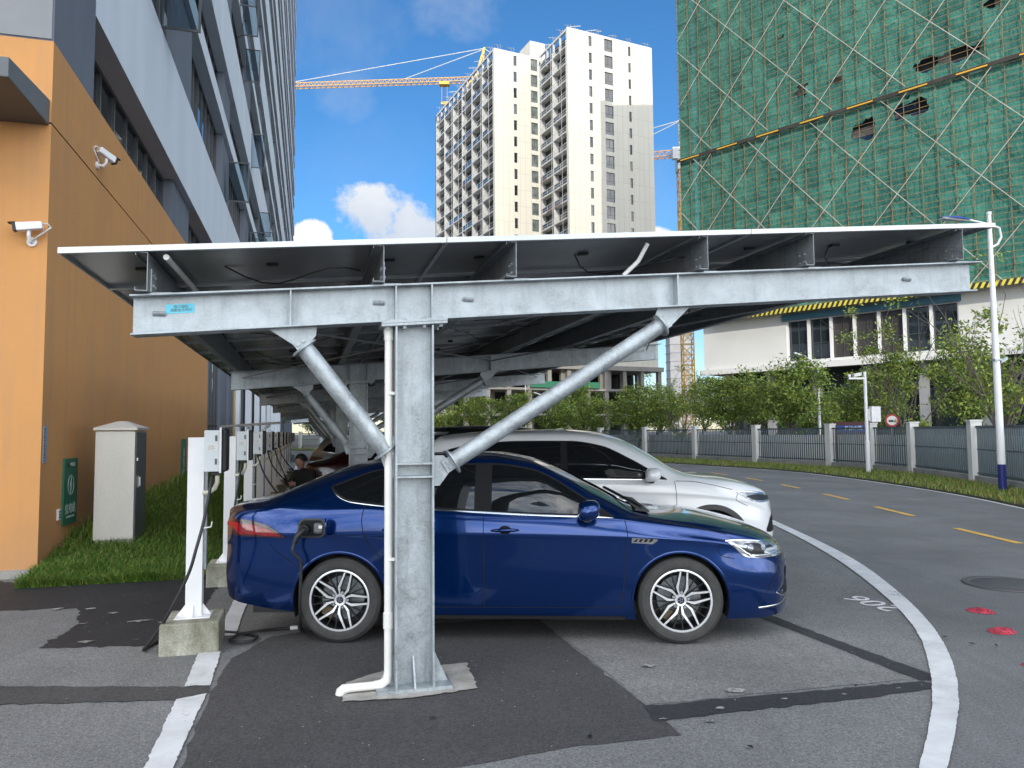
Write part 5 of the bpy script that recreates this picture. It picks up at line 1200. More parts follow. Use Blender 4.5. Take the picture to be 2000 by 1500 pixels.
# bare lower storeys
mb=MB(); mb.box(-26,20.4,-1.0,40,13.3,14.15); mb.box(-26,20.4,-.6,40,9.3,9.7); mb.box(-26,20.4,-.6,40,4.6,5.0)
for x in np.linspace(-25.5,19.8,12): 
    for y in (-.4,7): mb.box(x-.4,x+.4,y,y+.8,0,13.3)
mb.box(-2,3.2,.5,1.2,9.7,13.3); mb.box(6.5,9,.5,1.2,9.7,13.3); wpart(mb,'bare_podium',M_CONCW)
mb=MB(); mb.box(-25,20,9,38,0,13.2); wpart(mb,'dark_podium_interior',M_DARKIN)
mb=MB(); mb.box(-9.2,5.5,-1.05,-1.0,9.75,10.9); wpart(mb,'green_edge_net',pm('green_edge_netting',(.03,.17,.10),.8))
# ================================================================== LATTICE CRANES
def lattice(mb,p,q,w,h,nseg,r=.10,tri=False,up=(0,0,1)):
    p=Vector(p); q=Vector(q); d=(q-p).normalized(); u=Vector(up) if abs(d.z)<.95 else Vector((1,0,0)); a=d.cross(u).normalized(); b=a.cross(d)
    cs=[a*(-w/2),a*(w/2),b*h] if tri else [a*(-w/2)-b*(h/2),a*(w/2)-b*(h/2),a*(w/2)+b*(h/2),a*(-w/2)+b*(h/2)]
    for c_ in cs: mb.bar(p+c_,q+c_,r*1.5)
    n=len(cs)
    for k in range(nseg):
        s0=p+(q-p)*(k/nseg); s1=p+(q-p)*((k+1)/nseg); sm=(s0+s1)/2
        for i in range(n):
            j=(i+1)%n
            if tri: mb.bar(s0+cs[i],sm+cs[j],r); mb.bar(sm+cs[j],s1+cs[i],r)
            else:
                mb.bar(s0+cs[i],s1+cs[j],r) if k%2 else mb.bar(s0+cs[j],s1+cs[i],r); mb.bar(s0+cs[i],s0+cs[j],r*.9)
c1=thing('tower_crane','yellow tower crane with long jib reaching left over the cream tower','crane',(-8.7,192,0)); mb=MB()
lattice(mb,(0,0,0),(0,0,92),2.,2.,44,.11); mb.build('mast',M_YEL,c1)
jd=Vector((-1,.05,-.002)); 
mb=MB(); lattice(mb,Vector((0,0,94.2)),Vector((0,0,94.2))+jd*58,1.5,1.35,38,.085,tri=True); mb.build('jib',M_YEL,c1)
mb=MB(); lattice(mb,Vector((0,0,94.2)),Vector((0,0,94.2))-jd*14,1.5,1.2,9,.085,tri=True); mb.build('counter_jib',M_YEL,c1)
mb=MB(); mb.bar((-.6,0,94),(2.2,0,103.4),.55); mb.bar((1.2,0,94),(2.2,0,103.4),.3); mb.box(-1.1,1.1,-1.1,1.1,91.5,94.2); mb.box(-2.6,-1.1,-1,.4,91.6,93.9); mb.build('tower_head',M_YEL,c1)
mb=MB(); mb.tube([Vector((2.1,0,103.2)),Vector((0,0,95.6))+jd*50],.10,6); mb.tube([Vector((2.1,0,103.)),Vector((0,0,95.6))+jd*19],.09,6); mb.tube([Vector((2.1,0,103.2)),Vector((0,0,95))-jd*13],.09,6); mb.build('pendant_line',M_GALVW,c1)
mb=MB(); t0=Vector((0,0,93.9))+jd*8.5; mb.box(t0.x-1.3,t0.x+1.3,t0.y-.9,t0.y+.9,t0.z-.5,t0.z+.25)
mb.build('trolley',M_YEL,c1)
mb=MB(); mb.cyl(t0+Vector((-.7,0,-.5)),t0+Vector((-.7,0,-5.)),.05,6); mb.cyl(t0+Vector((.7,0,-.5)),t0+Vector((.7,0,-5.)),.05,6); mb.box(t0.x-.9,t0.x+.9,t0.y-.3,t0.y+.3,t0.z-5.7,t0.z-5); mb.bar(t0+Vector((0,0,-5.7)),t0+Vector((0,0,-6.9)),.22); mb.build('hook_block',M_YEL,c1)
c2=thing('tower_crane','orange-yellow tower crane mast beside the left edge of the green scaffolding','crane',(39.0,165,0),.0); mb=MB()
lattice(mb,(0,0,0),(0,0,60),2.3,2.3,26,.16); mb.build('mast',M_YEL,c2)
mb=MB(); mb.box(-1.9,1.9,-1.9,1.9,30.6,31.4); mb.build('climbing_collar',pm('green_collar',(.03,.22,.15),.6),c2)
mb=MB(); mb.box(-1.5,1.5,-1.5,1.5,60,62.6); mb.box(-2.6,-1.0,-1.6,-.2,62.4,65.0); mb.build('slewing_unit',M_WMET2,c2)
mb=MB(); d2=Vector((-.97,.24,0)); lattice(mb,Vector((0,0,63.6)),Vector((0,0,63.6))+d2*48,1.6,1.5,30,.10,tri=True); mb.build('jib',pm('orange_jib',(.66,.36,.10),.5),c2)
mb=MB(); lattice(mb,(0,0,64.5),(0,0,72),1.3,1.3,4,.12); mb.tube([Vector((0,0,71.8)),Vector((0,0,65.2))+d2*36],.11,6); mb.tube([Vector((0,0,71.8)),Vector((0,0,65.2))+d2*16],.10,6); mb.build('tower_head',M_GALVW,c2)
# distant dark block between the crane and the tower
o=MB(); o.box(-4,4,-4,4,0,76)
for k in range(22): o.box(-4.2,4.2,-4.2,4.2,2+k*3.4,2.5+k*3.4)
o=o.build('distant_tower',M_NETC,loc=(67,300,0)); tag(o,'far grey tower sliver between the cream tower and the green scaffolding','building')
# ================================================================== GREEN SCAFFOLDED BUILDING
SCA=R(-46); SO=(22.13,95.,0.)
SB=thing('scaffolded_building','large building wrapped in green netting and scaffold poles above a white podium','building',SO,SCA)
def spart(mb,name,mat,parent=None,**k): return mb.build(name,mat,parent or SB,**k)
H1=88.; X1=64.
m=bpy.data.materials.new('green_safety_net'); m.use_nodes=True; nb=NB(m.node_tree); p=nb.n['Principled BSDF']
tc=nb.node('ShaderNodeTexCoord').outputs['Object']; sn=nb.node('ShaderNodeVectorMath',operation='SNAP'); nb.l.new(tc,sn.inputs[0]); sn.inputs[1].default_value=(1.5,50,5.4)
wn=nb.node('ShaderNodeTexWhiteNoise'); nb.l.new(sn.outputs[0],wn.inputs['Vector'])
sn2=nb.node('ShaderNodeVectorMath',operation='SNAP'); nb.l.new(tc,sn2.inputs[0]); sn2.inputs[1].default_value=(3.0,50,1.8)
wn2=nb.node('ShaderNodeTexWhiteNoise'); nb.l.new(sn2.outputs[0],wn2.inputs['Vector'])
big=nb.noise(tc,.11,5,.65,.3); fold=nb.noise(nb.map(tc,(1.6,1,.35)),1.6,5,.65,.6)
f=nb.m('ADD',nb.m('ADD',nb.m('MULTIPLY',wn.outputs['Value'],.26),nb.m('MULTIPLY',wn2.outputs['Value'],.16)),nb.m('ADD',nb.m('MULTIPLY',big,.55),nb.m('MULTIPLY',fold,.32)))
col=nb.mix(nb.ramp(f,.40,.95),(.027,.130,.104),(.076,.280,.214)); col=nb.mix(nb.ramp(nb.noise(tc,.35,6,.7,.8),.62,.74,0,.5),col,(.17,.33,.26))
nb.set(p.inputs['Base Color'],col); p.inputs['Roughness'].default_value=.85; b=nb.node('ShaderNodeBump'); b.inputs['Strength'].default_value=.8; b.inputs['Distance'].default_value=.25; nb.l.new(fold,b.inputs['Height']); nb.l.new(b.outputs[0],p.inputs['Normal'])
at=nb.node('ShaderNodeAttribute'); at.attribute_name='torn'; at2=nb.m('ADD',at.outputs['Fac'],nb.m('MULTIPLY',nb.m('SUBTRACT',nb.noise(tc,3.,4,.7),.5),.5))
M_SIDE=m.copy(); M_SIDE.name='green_side_net'
nb.set(p.inputs['Alpha'],nb.m('MULTIPLY',nb.m('GREATER_THAN',at2,-.34),nb.ramp(nb.noise(tc,.5,4,.6),.25,.7,.97,.84)))
M_NET=m
M_TUBE=pm('rusty_yellow_tube',(.30,.21,.085),.6,c2=(.16,.10,.06),vscale=1.5)
M_BRACE=pm('weathered_pole',(.55,.53,.48),.6,c2=(.45,.30,.24),vscale=.6)
# netting as sagging sheets with torn openings
holes=[(42.8,45.6,56.5,59.3),(27.6,34.4,37.9,39.6),(21.2,24.4,32.6,35.0),(24.6,27.6,35.5,36.2),(15.3,17.3,39.4,41.6),(25.8,29.6,33.6,35.6),(34.2,37.4,49.2,52.4),(27.4,28.4,50,52.4),(33.6,36.2,42.0,43.4),(18.6,21.2,39.8,40.7),(46.6,48.2,41.,42.6),(12.0,14.6,47.2,47.9),(38.6,42,31.,31.7),(30,33.6,27.2,27.8)]
nx_,nz_=int(X1/.36),int((H1-15.4)/.42); r2=np.random.default_rng(5)
xs=np.linspace(-.1,X1,nx_+1); zs=np.linspace(15.4,H1,nz_+1)
XX,ZZ=xs[:,None],zs[None,:]
sag=np.abs(np.sin(ZZ*1.745)) # cloth bellies between the lifts
off=.30*sag*(.35+.65*np.sin(XX*.7+np.sin(ZZ*.31)*2)**2)+.10*np.sin(XX*2.9+np.sin(ZZ*.9)*1.5)*np.sin(ZZ*1.75)+r2.normal(0,.035,(nx_+1,nz_+1))
V=[(xs[i],.30-off[i,j]*.8,zs[j]) for i in range(nx_+1) for j in range(nz_+1)]; k=nz_+1; Fq=[]
edge=lambda x,z: .5*math.sin(x*3.1+z*1.7)*math.cos(z*2.9-x)+.3*math.sin(x*6.3+z*4.1)+.2*math.sin(x*11-z*7)
def torn(x,z):
    d=9.
    for a,b,c,e_ in holes:
        d=min(d,max(a-x,x-b,(c-z)*1.2,(z-e_)*1.2)+.34*edge(x,z)+.25*math.sin(x*2.3+c))
    d=min(d,(1.02-math.sin(x*1.13+math.sin(z*.7)*3)*math.cos(z*1.9+x*.4))*3+.2*edge(x,z))
    return d
TV=np.array([torn(v[0],v[2]) for v in V])
for i in range(nx_):
    for j in range(nz_):
        q=(i*k+j,(i+1)*k+j,(i+1)*k+j+1,i*k+j+1)
        if TV[list(q)].max()>-.75: Fq.append(q)
me=fastmesh('safety_net',V,Fq,[M_NET],smooth=True); at_=me.attributes.new('torn','FLOAT','POINT'); at_.data.foreach_set('value',TV.astype(np.float32)); o=bpy.data.objects.new('safety_net',me); COL.objects.link(o); o.parent=SB
mb=MB(); mb.quad((-.1,.15,15.4),(-.1,3.4,15.4),(-.1,3.4,H1),(-.1,.15,H1)); spart(mb,'side_net',M_SIDE)
# building behind the net
mb=MB(); mb.box(1.5,X1,1.6,26,15.2,H1); spart(mb,'tower_body',M_DARKIN)
mb=MB()
for k in range(20): mb.box(1.4,X1,1.45,1.58,15.4+3.6*k,16.6+3.6*k)
for k in range(12): mb.box(4+5.2*k,5.2+5.2*k,1.40,1.44,15.4,H1)
spart(mb,'floor_bands',M_CONCW)
for a,b,c,d in holes[:6]: mb=MB(); mb.box(a-.2,b+.2,1.30,1.38,c-.5,c+(d-c)*.45); spart(mb,'inner_glass',M_RAILB)
# scaffold tubes
for k in range(41):
    x=.0+1.5*k; mb=MB(); mb.bar((x,-.04,15.3),(x,-.04,72),.055); spart(mb,'standard',M_TUBE)
nled=int((72-15.6)/.62)
for k in range(nled):
    z=15.7+.62*k; mb=MB(); mb.bar((-.25,-.12,z),(X1-3,-.12,z+random.uniform(-.05,.05)),.042); spart(mb,'ledger',M_TUBE)
def sbrace(x0,z0,x1,z1):
    mb=MB(); mb.bar((x0,-.22,z0),(x1,-.22,z1),.058); spart(mb,'brace',M_BRACE)
for tier,(za,zb_) in enumerate(((15.6,36.3),(37.0,57.6),(57.9,72))):
    hgt=zb_-za; run=hgt*.86
    for k in range(-3,9):
        x0=2.+k*7.6; 
        for s in (1,-1):
            xa,xb=(x0,x0+run) if s>0 else (x0+run,x0); zaa,zbb=za,zb_
            def clip(xa,za_,xb,zb2):
                for lim in (0.,60.):
                    pass
                pts=[]
                for t in np.linspace(0,1,101):
                    x=xa+(xb-xa)*t
                    if 0<=x<=60: pts.append((x,za_+(zb2-za_)*t))
                return pts
            q=clip(xa,zaa,xb,zbb)
            if len(q)>8: sbrace(q[0][0],q[0][1],q[-1][0],q[-1][1])
M_STRIPE=bpy.data.materials.new('yellow_black_stripes'); M_STRIPE.use_nodes=True; nb=NB(M_STRIPE.node_tree); tc=nb.node('ShaderNodeTexCoord').outputs['Object']; sp=nb.node('ShaderNodeSeparateXYZ',i_Vector=tc)
w_=nb.m('FRACT',nb.m('DIVIDE',nb.m('ADD',sp.outputs[0],nb.m('MULTIPLY',sp.outputs[2],-.5)),.56)); nb.set(nb.n['Principled BSDF'].inputs['Base Color'],nb.mix(nb.m('GREATER_THAN',w_,.5),(.62,.52,.06),(.02,.02,.02))); nb.n['Principled BSDF'].inputs['Roughness'].default_value=.6
mb=MB(); mb.box(-.3,61,-.34,-.24,36.3,36.72); spart(mb,'debris_ledge',pm('dark_ledge_board',(.045,.04,.035),.8,var=.4,vscale=.8))
for k in range(12):
    mb=MB(); mb.box(.2+5.3*k,2.9+5.3*k,-.38,-.345,36.42,36.56); spart(mb,'ledge_plank',M_YEL)
mb=MB(); mb.box(4.,61,-.75,-.62,14.95,15.5); mb.box(4.,61,-.62,1.0,15.35,15.45); spart(mb,'striped_toe_board',M_STRIPE)
# podium
pw=MB(); P_=lambda x,z,d:(x,.9+d,z); holed(pw,2.2,62,8.9,15.3,[(13.1,30.9,9.55,14.15)],P_,.7); pw.quad((2.2,.9,8.9),(2.2,20,8.9),(2.2,20,15.3),(2.2,.9,15.3)); spart(pw,'podium_wall',M_WHITEW)
mb=MB(); mb.box(2.3,62,1.65,24,8.61,15.19); spart(mb,'podium_body',M_DARKIN)
mb=MB(); mb.box(1.9,62,.35,.89,8.55,9.2); spart(mb,'podium_ledge',M_WHITEW)
mb=MB(); mb.box(12.8,31.2,.45,.88,14.2,14.9); spart(mb,'blue_beam',pm('blue_shutter',(.045,.14,.20),.6,var=.3,vscale=.5))
for k in range(8):
    x=13.1+17.8*k/7; mb=MB(); mb.box(x-.13 if k else x,x+.13 if k<7 else x,1.02,1.42,9.56,14.14); spart(mb,'mullion',M_WMET)
for k in range(7):
    a=13.1+17.8*k/7+.14; b=13.1+17.8*(k+1)/7-.14; mb=MB(); mb.quad((a,1.5,9.6),(b,1.5,9.6),(b,1.5,14.1),(a,1.5,14.1)); spart(mb,'shop_window',M_GLASS if k in (0,1,5,6) else pm('brown_glass',(.055,.05,.05),.25) if 'brown_glass' not in MATS else MATS['brown_glass'])
mb=MB(); 
for k in range(7):
    a=13.1+17.8*k/7; mb.box(a+1.2,a+1.28,1.42,1.49,9.6,14.1); mb.box(a+.2,a+2.3,1.43,1.48,11.4,11.48)
spart(mb,'thin_glazing_bar',M_FRAME)
mb=MB(); mb.box(3.5,62,4.2,24,0,8.6); spart(mb,'ground_floor',M_DARKIN)
for k in range(11):
    mb=MB(); x=4.2+5.6*k; mb.box(x,x+.8,2.2,3.,0,8.55); spart(mb,'column',M_NETC)
mb=MB()
for k in range(22): x=4.8+2.6*k; mb.box(x,x+1.9,4.10,4.17,.8,3.6); mb.box(x,x+1.9,4.10,4.17,4.4,7.6)
spart(mb,'ground_floor_glazing',M_GLASS)
# unseen sun blocker, added behind the camera to shade the car park
mb=MB(); rr=random.Random(4)
from mathutils import noise as mno
def blob(c,rx,ry,rz,n=20,m=14):
    V=[]
    for i in range(m+1):
        ph=math.pi*i/m
        for j in range(n):
            th=2*math.pi*j/n; d=Vector((math.sin(ph)*math.cos(th),math.sin(ph)*math.sin(th),math.cos(ph))); k=1+.28*mno.noise(d*2.2+Vector(c)*.05)
            V.append((c[0]+d.x*rx*k,c[1]+d.y*ry*k,c[2]+d.z*rz*k))
    mb.add(V,[(i*n+j,i*n+(j+1)%n,(i+1)*n+(j+1)%n,(i+1)*n+j) for i in range(m) for j in range(n)])
cc_=Vector((4,10,0))+sd*520
for k in range(15): blob((-95+190*k/14,rr.uniform(-25,25),rr.uniform(-4,4)),24,26,23)
o=mb.build('sun_blocker_cloud',pm('sun_blocker_white',(.85,.85,.86),1.),loc=tuple(cc_),smooth=True); o['kind']='structure'
# ================================================================== TREES
def tree_meshes(seed,h,cw,ch,z0,dens,kind):
    rr=random.Random(seed); r=np.random.default_rng(seed); mb=MB(); tips=[]
    def limb(p,d,ln,rad,lev):
        pts=[p]; q=Vector(p); dd=Vector(d).normalized(); k=4
        for i in range(k):
            dd=(dd+Vector((rr.gauss(0,.13),rr.gauss(0,.13),rr.gauss(0.06,.08)))).normalized(); q=q+dd*ln/k; pts.append(q.copy())
        mb.tube(pts,[rad*(1-.55*i/k) for i in range(k+1)],6 if lev else 8,cap=False)
        tips.extend([(pts[i],lev) for i in range(1,k+1)])
        if lev<(3 if kind=='twig' else 2):
            for j in range(rr.choice((2,3,3)) if lev else (8 if kind=='twig' else 6)):
                i=rr.randint(1,k) if lev else rr.randint(2,k); a=rr.uniform(0,6.28); sp=rr.uniform(.35,.8) if kind=='twig' else rr.uniform(.5,1.0)
                nd=(dd+Vector((math.cos(a)*sp,math.sin(a)*sp,rr.uniform(-.05,.35)))).normalized(); limb(pts[i],nd,ln*rr.uniform(.55,.85),rad*.5,lev+1)
    th=z0*.9
    limb(Vector((0,0,0)),(0,0,1),th,.11 if kind!='twig' else .10,9)
    for j in range(9 if kind=='twig' else 7):
        a=j*2.4+rr.uniform(-.3,.3); sp=rr.uniform(.25,.75); limb(Vector((0,0,th*rr.uniform(.85,1.))),(math.cos(a)*sp,math.sin(a)*sp,1),(h-z0)*rr.uniform(.5,.72),.045,1)
    # leaf clumps inside an uneven crown
    nc=70; C_=[]
    while len(C_)<nc:
        p=r.normal(0,1,3); p/=np.linalg.norm(p); p*=r.uniform(.25,1)**.5
        c_=np.array([p[0]*cw,p[1]*cw,z0+ch*(.5+.5*p[2])]); bump=1+.25*math.sin(p[0]*4+seed)*math.cos(p[1]*5+seed*2)
        C_.append(c_*np.array([bump,bump,1]))
    T_=[np.array(t) for t,l in tips if t[2]>z0*.95]; r.shuffle(T_)
    cents=C_[:int(nc*(.95 if kind!='twig' else .30))]+T_[:60]
    P=[];S_=[]
    per=int(dens/len(cents))
    for c_ in cents:
        s=r.uniform(.14,.36) if kind!='twig' else r.uniform(.10,.30); n=max(4,int(per*r.uniform(.4,1.6))); q=r.normal(0,1,(n,3))*s*np.array([1,1,.7]); P.append(c_+q)
    P=np.concatenate(P); n=len(P); sz=r.uniform(.040,.085,n)*(1.0 if kind!='twig' else .95)
    N=r.normal(0,1,(n,3))+np.array([0,0,.7]); N/=np.linalg.norm(N,axis=1)[:,None]; a=np.cross(N,r.normal(0,1,(n,3))); a/=np.linalg.norm(a,axis=1)[:,None]; b=np.cross(N,a)
    a*=sz[:,None]*1.25; b*=sz[:,None]*.62
    V=np.stack([P-a,P-b*.9+a*.1,P+a,P+b*.9+a*.1],1).reshape(-1,3); i=np.arange(n)*4; F=np.c_[i,i+1,i+2,i+3]
    mi=r.choice(3,n,p=(.50,.40,.10) if kind=='dense' else (.55,.27,.18))
    leaf=fastmesh('crown',V,F,M_LEAF,mi)
    tr=mb.build('trunk',M_TWIG if kind=='twig' else M_BARK,None,smooth=True); me=tr.data; bpy.data.objects.remove(tr)
    return me,leaf
TM=[tree_meshes(11,5.6,1.65,3.7,1.9,9500,'dense'),tree_meshes(12,5.3,1.8,3.3,1.9,10000,'dense'),tree_meshes(13,5.9,1.6,4.0,1.9,9000,'dense'),tree_meshes(21,6.4,2.0,4.6,1.5,4300,'twig'),tree_meshes(22,6.0,2.2,4.2,1.3,4800,'twig')]
def tree(k,x,y,rot,s,label,group='street trees beyond the fence',sz=1.):
    t=thing('street_tree',label,'tree',(x,y,0),rot,group); t.scale=(s,s,s*sz)
    for nm,me in zip(('trunk','crown'),TM[k]):
        o=bpy.data.objects.new(nm,me); COL.objects.link(o); o.parent=t
    return t
def px(x,D): return (x-1000)/1460*D
for k,x,D,s,sz,lab in [(3,1960,24.5,.97,1.0,'sparse twiggy tree behind the blue-based lamp post at the right edge'),(4,1765,30.5,.92,1.0,'many-stemmed bare-branched tree right of the white camera pole'),(1,1545,38.5,1.05,.98,'broad green tree below the podium windows'),(0,1425,42,.92,.92,'dark green tree under the left end of the white podium'),(4,1330,46,.85,.85,'pale twiggy tree just left of the crane mast'),(1,1245,48.5,.98,.90,'rounded green tree right of the long steel brace'),(2,1165,53,.86,.85,'green tree behind the white SUV roof'),(1,1085,57,.95,.88,'green tree crossing the steel brace'),(0,1010,61,.98,.9,'small-leaved tree under the canopy eave'),(2,935,65,.98,.9,'small-leaved tree just right of the steel column'),(1,860,68,1.,.9,'tree half hidden behind the steel column'),(1,1655,46,.9,.9,'dark shadowed tree behind the street name board'),(2,1720,44,1.,.9,'dark tree right behind the camera pole'),(0,1480,50,.95,.95,'tree standing behind the broad green one'),(1,1590,43,.82,.85,'low bushy tree right of the broad green one'),(2,1900,37,1.02,1.,'leafy tree deeper behind the right edge twiggy tree'),(0,1375,52,.95,1.05,'tree filling the gap left of the podium end'),(1,1290,60,1.05,.95,'far tree seen over the pale twiggy one'),(0,1120,66,1.1,.95,'far tree behind the SUV roof line')]:
    tree(k,px(x,D),D,random.uniform(0,6),s,lab,sz=sz)
for k,(x,y) in enumerate([(-18,84),(-23,86),(-28,88),(-13,80),(-33,88)]): tree(k%3,x,y,k*1.7,1.15,'tree far away under the end of the canopy row, among the last trees')
for o in bpy.data.objects:
    if o.get('label','').startswith('tree far away'): o['group']='far trees at the end of the canopy'
# tree stakes
for (x,D) in ((1427,42.),(1328,46),(1515,38.5)):
    bx,by=px(x,D),D-.0; t=thing('tree_prop',{1427:'crossed timber props round the tree under the podium end',1328:'crossed timber props round the pale twiggy tree',1515:'crossed timber props by the broad green tree trunk'}[x],'tree stake',(bx,by,0)); mb=MB()
    for a in (0,2.1,4.2): mb.cyl((1.1*math.cos(a),1.1*math.sin(a),0),(0,0,1.5),.035,6)
    mb.build('pole',M_TWIG,t)
# ================================================================== LAMP POSTS, CAMERA POLE, SIGNS
t=thing('street_lamp','tall white lamp post with navy base and blue lamp head','lamp post',(12.1,18.6,.09)); t.scale=(.945,.945,.945)
mb=MB(); mb.lathe([(.098,0),(.098,.70)],n=20); mb.build('navy_base',M_NAVY,t,smooth='auto')
mb=MB(); mb.tube([(0,0,.70),(0,0,3.4),(0,0,7.35)],[.095,.085,.05],20); mb.cyl((0,0,7.35),(0,0,7.42),.062,12); mb.build('pole',M_WMET,t,smooth='auto')
mb=MB(); mb.tube([(.02,0,6.45),(.20,0,6.55),(.30,0,6.75),(.26,0,6.98),(.0,0,7.08),(-.45,-.02,7.18),(-.75,-.03,7.24)],.030,10); mb.build('arm',M_WMET,t,smooth='auto')
mb=MB(); V=[]; n=14
for i in range(n+1):
    s=i/n; w=.13*math.sin(math.pi*min(1,s*.80+.12))**.7+.02; hh=.075*math.sin(math.pi*min(1,s*.8+.15)); x=-.55-.75*s; z=7.19+.09*s
    for j in range(9): a=math.pi*j/8; V.append((x,w*math.cos(a),z+hh*math.sin(a)))
mb.add(V,[(i*9+j,(i+1)*9+j,(i+1)*9+j+1,i*9+j+1) for i in range(n) for j in range(8)]); hd_=mb.build('lamp_head',M_LBLUE,t,smooth=True)
mb=MB(); mb.hexa([(-1.28,-.09,7.235),(-.62,-.06,7.165),(-.62,.06,7.165),(-1.28,.09,7.235)],[(-1.28,-.12,7.275),(-.60,-.08,7.20),(-.60,.08,7.20),(-1.28,.12,7.275)]); mb.build('lamp_lens',M_WMET2,hd_)
mb=MB(); mb.box(-.10,.10,-.11,.11,3.42,3.47); mb.hexa([(.10,-.05,3.35),(.28,-.05,3.45),(.28,.05,3.45),(.10,.05,3.35)],[(.10,-.05,3.42),(.26,-.05,3.53),(.26,.05,3.53),(.10,.05,3.42)]); mb.build('clamp_bracket',M_GALV,t)
t=thing('camera_pole','short white pole with surveillance camera arm and white box','camera pole',(12.87,27.2,.1)); t.scale=(.97,.97,.97); mb=MB(); mb.tube([(0,0,0),(0,0,1.15),(0,0,1.16),(0,0,3.75)],[.085,.085,.062,.058],16); mb.build('pole',M_WMET,t,smooth='auto')
mb=MB(); mb.bar((-.05,0,3.5),(-.62,-.02,3.5),.07); mb.build('arm',M_WMET,t)
mb=MB(); mb.hexa([(-.42,-.07,3.56),(-.16,-.07,3.60),(-.16,.07,3.60),(-.42,.07,3.56)],[(-.43,-.08,3.68),(-.14,-.08,3.72),(-.14,.08,3.72),(-.43,.08,3.68)]); mb.lathe([(.0,.03),(.05,.05),(.06,.10),(.04,.15),(0,.165)],o=(-.58,0,3.5),n=14); mb.build('camera',M_WMET,t)
mb=MB(); mb.box(.12,.46,-.18,.05,1.86,2.42); mb.box(.06,.12,-.05,.05,1.9,2.35); mb.box(.11,.47,-.19,.06,2.42,2.44); bx=mb.build('equipment_box',M_WMET,t,bevel=.01)
mb=MB(); mb.box(.2,.36,-.1835,-.1815,1.96,1.975); mb.box(.2,.212,-.1835,-.1815,1.98,2.1); mb.build('box_print',M_WMET2,bx)
def lamp2(x,D,h,label,double=False):
    t=thing('street_lamp',label,'lamp post',(px(x,D),D,0.)); mb=MB(); mb.tube([(0,0,0),(0,0,h)],[.09,.05],10); mb.build('pole',M_WMET,t,smooth='auto')
    mb=MB(); 
    for s in ((-1,1) if double else (-1,)): mb.tube([(0,0,h-.1),(s*.7,0,h+.35 if s<0 else h+.1)],.035,6); mb.hexa([(s*.7,-.1,h+.30 if s<0 else h+.05),(s*1.25,-.1,h+.48 if s<0 else h+.12),(s*1.25,.1,h+.48 if s<0 else h+.12),(s*.7,.1,h+.30 if s<0 else h+.05)],[(s*.7,-.1,h+.38 if s<0 else h+.14),(s*1.25,-.1,h+.56 if s<0 else h+.2),(s*1.25,.1,h+.56 if s<0 else h+.2),(s*.7,.1,h+.38 if s<0 else h+.14)])
    mb.build('lamp_head',M_WMET,t); return t
lamp2(1599,40.5,5.3,'white two-armed lamp post behind the fence in front of the podium',True)
lamp2(1074,58,4.2,'white lamp post rising among trees above the SUV roof'); lamp2(1026,66,6.2,'striped white pole beside the long steel brace'); lamp2(868,72,3.6,'thin white pole right beside the steel column, the nearer of two'); lamp2(856,74,4.2,'thin white pole right beside the steel column, the farther of two')
t=thing('street_name_sign','maroon framed notice board with blue street name panel behind the fence','sign',(px(1664,33.8),33.8,0)); mb=MB(); mb.box(-.86,-.76,-.05,.05,0,1.98); mb.box(.76,.86,-.05,.05,0,1.98); mb.box(-.76,.76,-.045,.045,1.83,1.98); mb.box(-.76,.76,-.045,.045,1.42,1.50); mb.build('frame',M_MAROON,t); mb=MB(); mb.box(-.755,.755,-.03,.03,1.505,1.825); b_=mb.build('blue_panel',M_SIGNB,t)
text_obj('street_name','新沙六路',.20,M_PVC,b_,Matrix.Translation((0,-.034,1.69))@Matrix.Rotation(R(90),4,'X'))
mb=MB(); mb.box(-.755,.755,-.02,.02,.25,1.41); mb.build('notice_panel',pm('pale_notice',(.40,.45,.43),.6,c2=(.50,.47,.38),vscale=3),t)
t=thing('no_entry_sign','round red-rimmed white traffic sign half hidden by twigs above the fence','sign',(px(1748,29.5),29.8,0),R(-20)); mb=MB(); mb.cyl((0,0,0),(0,0,1.7),.035,8); mb.build('pole',M_GALV,t); mb=MB(); mb.lathe([(0,-.012),(.25,-.012),(.25,.012),(0,.012)],o=(0,0,1.98),axis='y',n=32); d_=mb.build('disc',M_SIGNR,t); mb=MB(); mb.lathe([(0,-.016),(.185,-.016),(.185,-.013)],o=(0,0,1.98),axis='y',n=32); mb.build('white_face',M_PVC,d_)
mb=MB(); mb.hexa([(-.12,-.02,1.92),(.05,-.02,1.92),(.05,-.017,1.92),(-.12,-.017,1.92)],[(-.12,-.02,2.0),(.05,-.02,2.0),(.05,-.017,2.0),(-.12,-.017,2.0)]); mb.box(.06,.12,-.02,-.017,1.92,1.97); mb.build('black_symbol',M_BLK,d_)
t=thing('blue_sign','blue board cut by the right edge above the fence rail','sign',(16.28,23.6,0)); mb=MB(); mb.box(-.3,.5,-.02,.02,1.35,1.72); mb.build('board',M_SIGNB,t); mb=MB(); mb.cyl((.1,.05,0),(.1,.05,1.7),.03,8); mb.build('pole',M_GALV,t)
# small solar panel on a bracket beyond the chargers
t=thing('bracket_panel','small dark solar panel on a slanted bracket above the charger row','solar panel',L(-1.0,13.3,0),A); mb=MB(); mb.bar((0,0,0),(0,0,1.78),.06); mb.bar((0,0,1.55),(.34,0,1.80),.035); mb.build('bracket',M_WMET2,t); mb=MB(); mb.hexa([(-.42,-.3,1.765),(.50,-.3,1.825),(.50,.3,1.825),(-.42,.3,1.765)],[(-.42,-.3,1.80),(.50,-.3,1.86),(.50,.3,1.86),(-.42,.3,1.80)]); mb.build('panel',M_CELL,t)
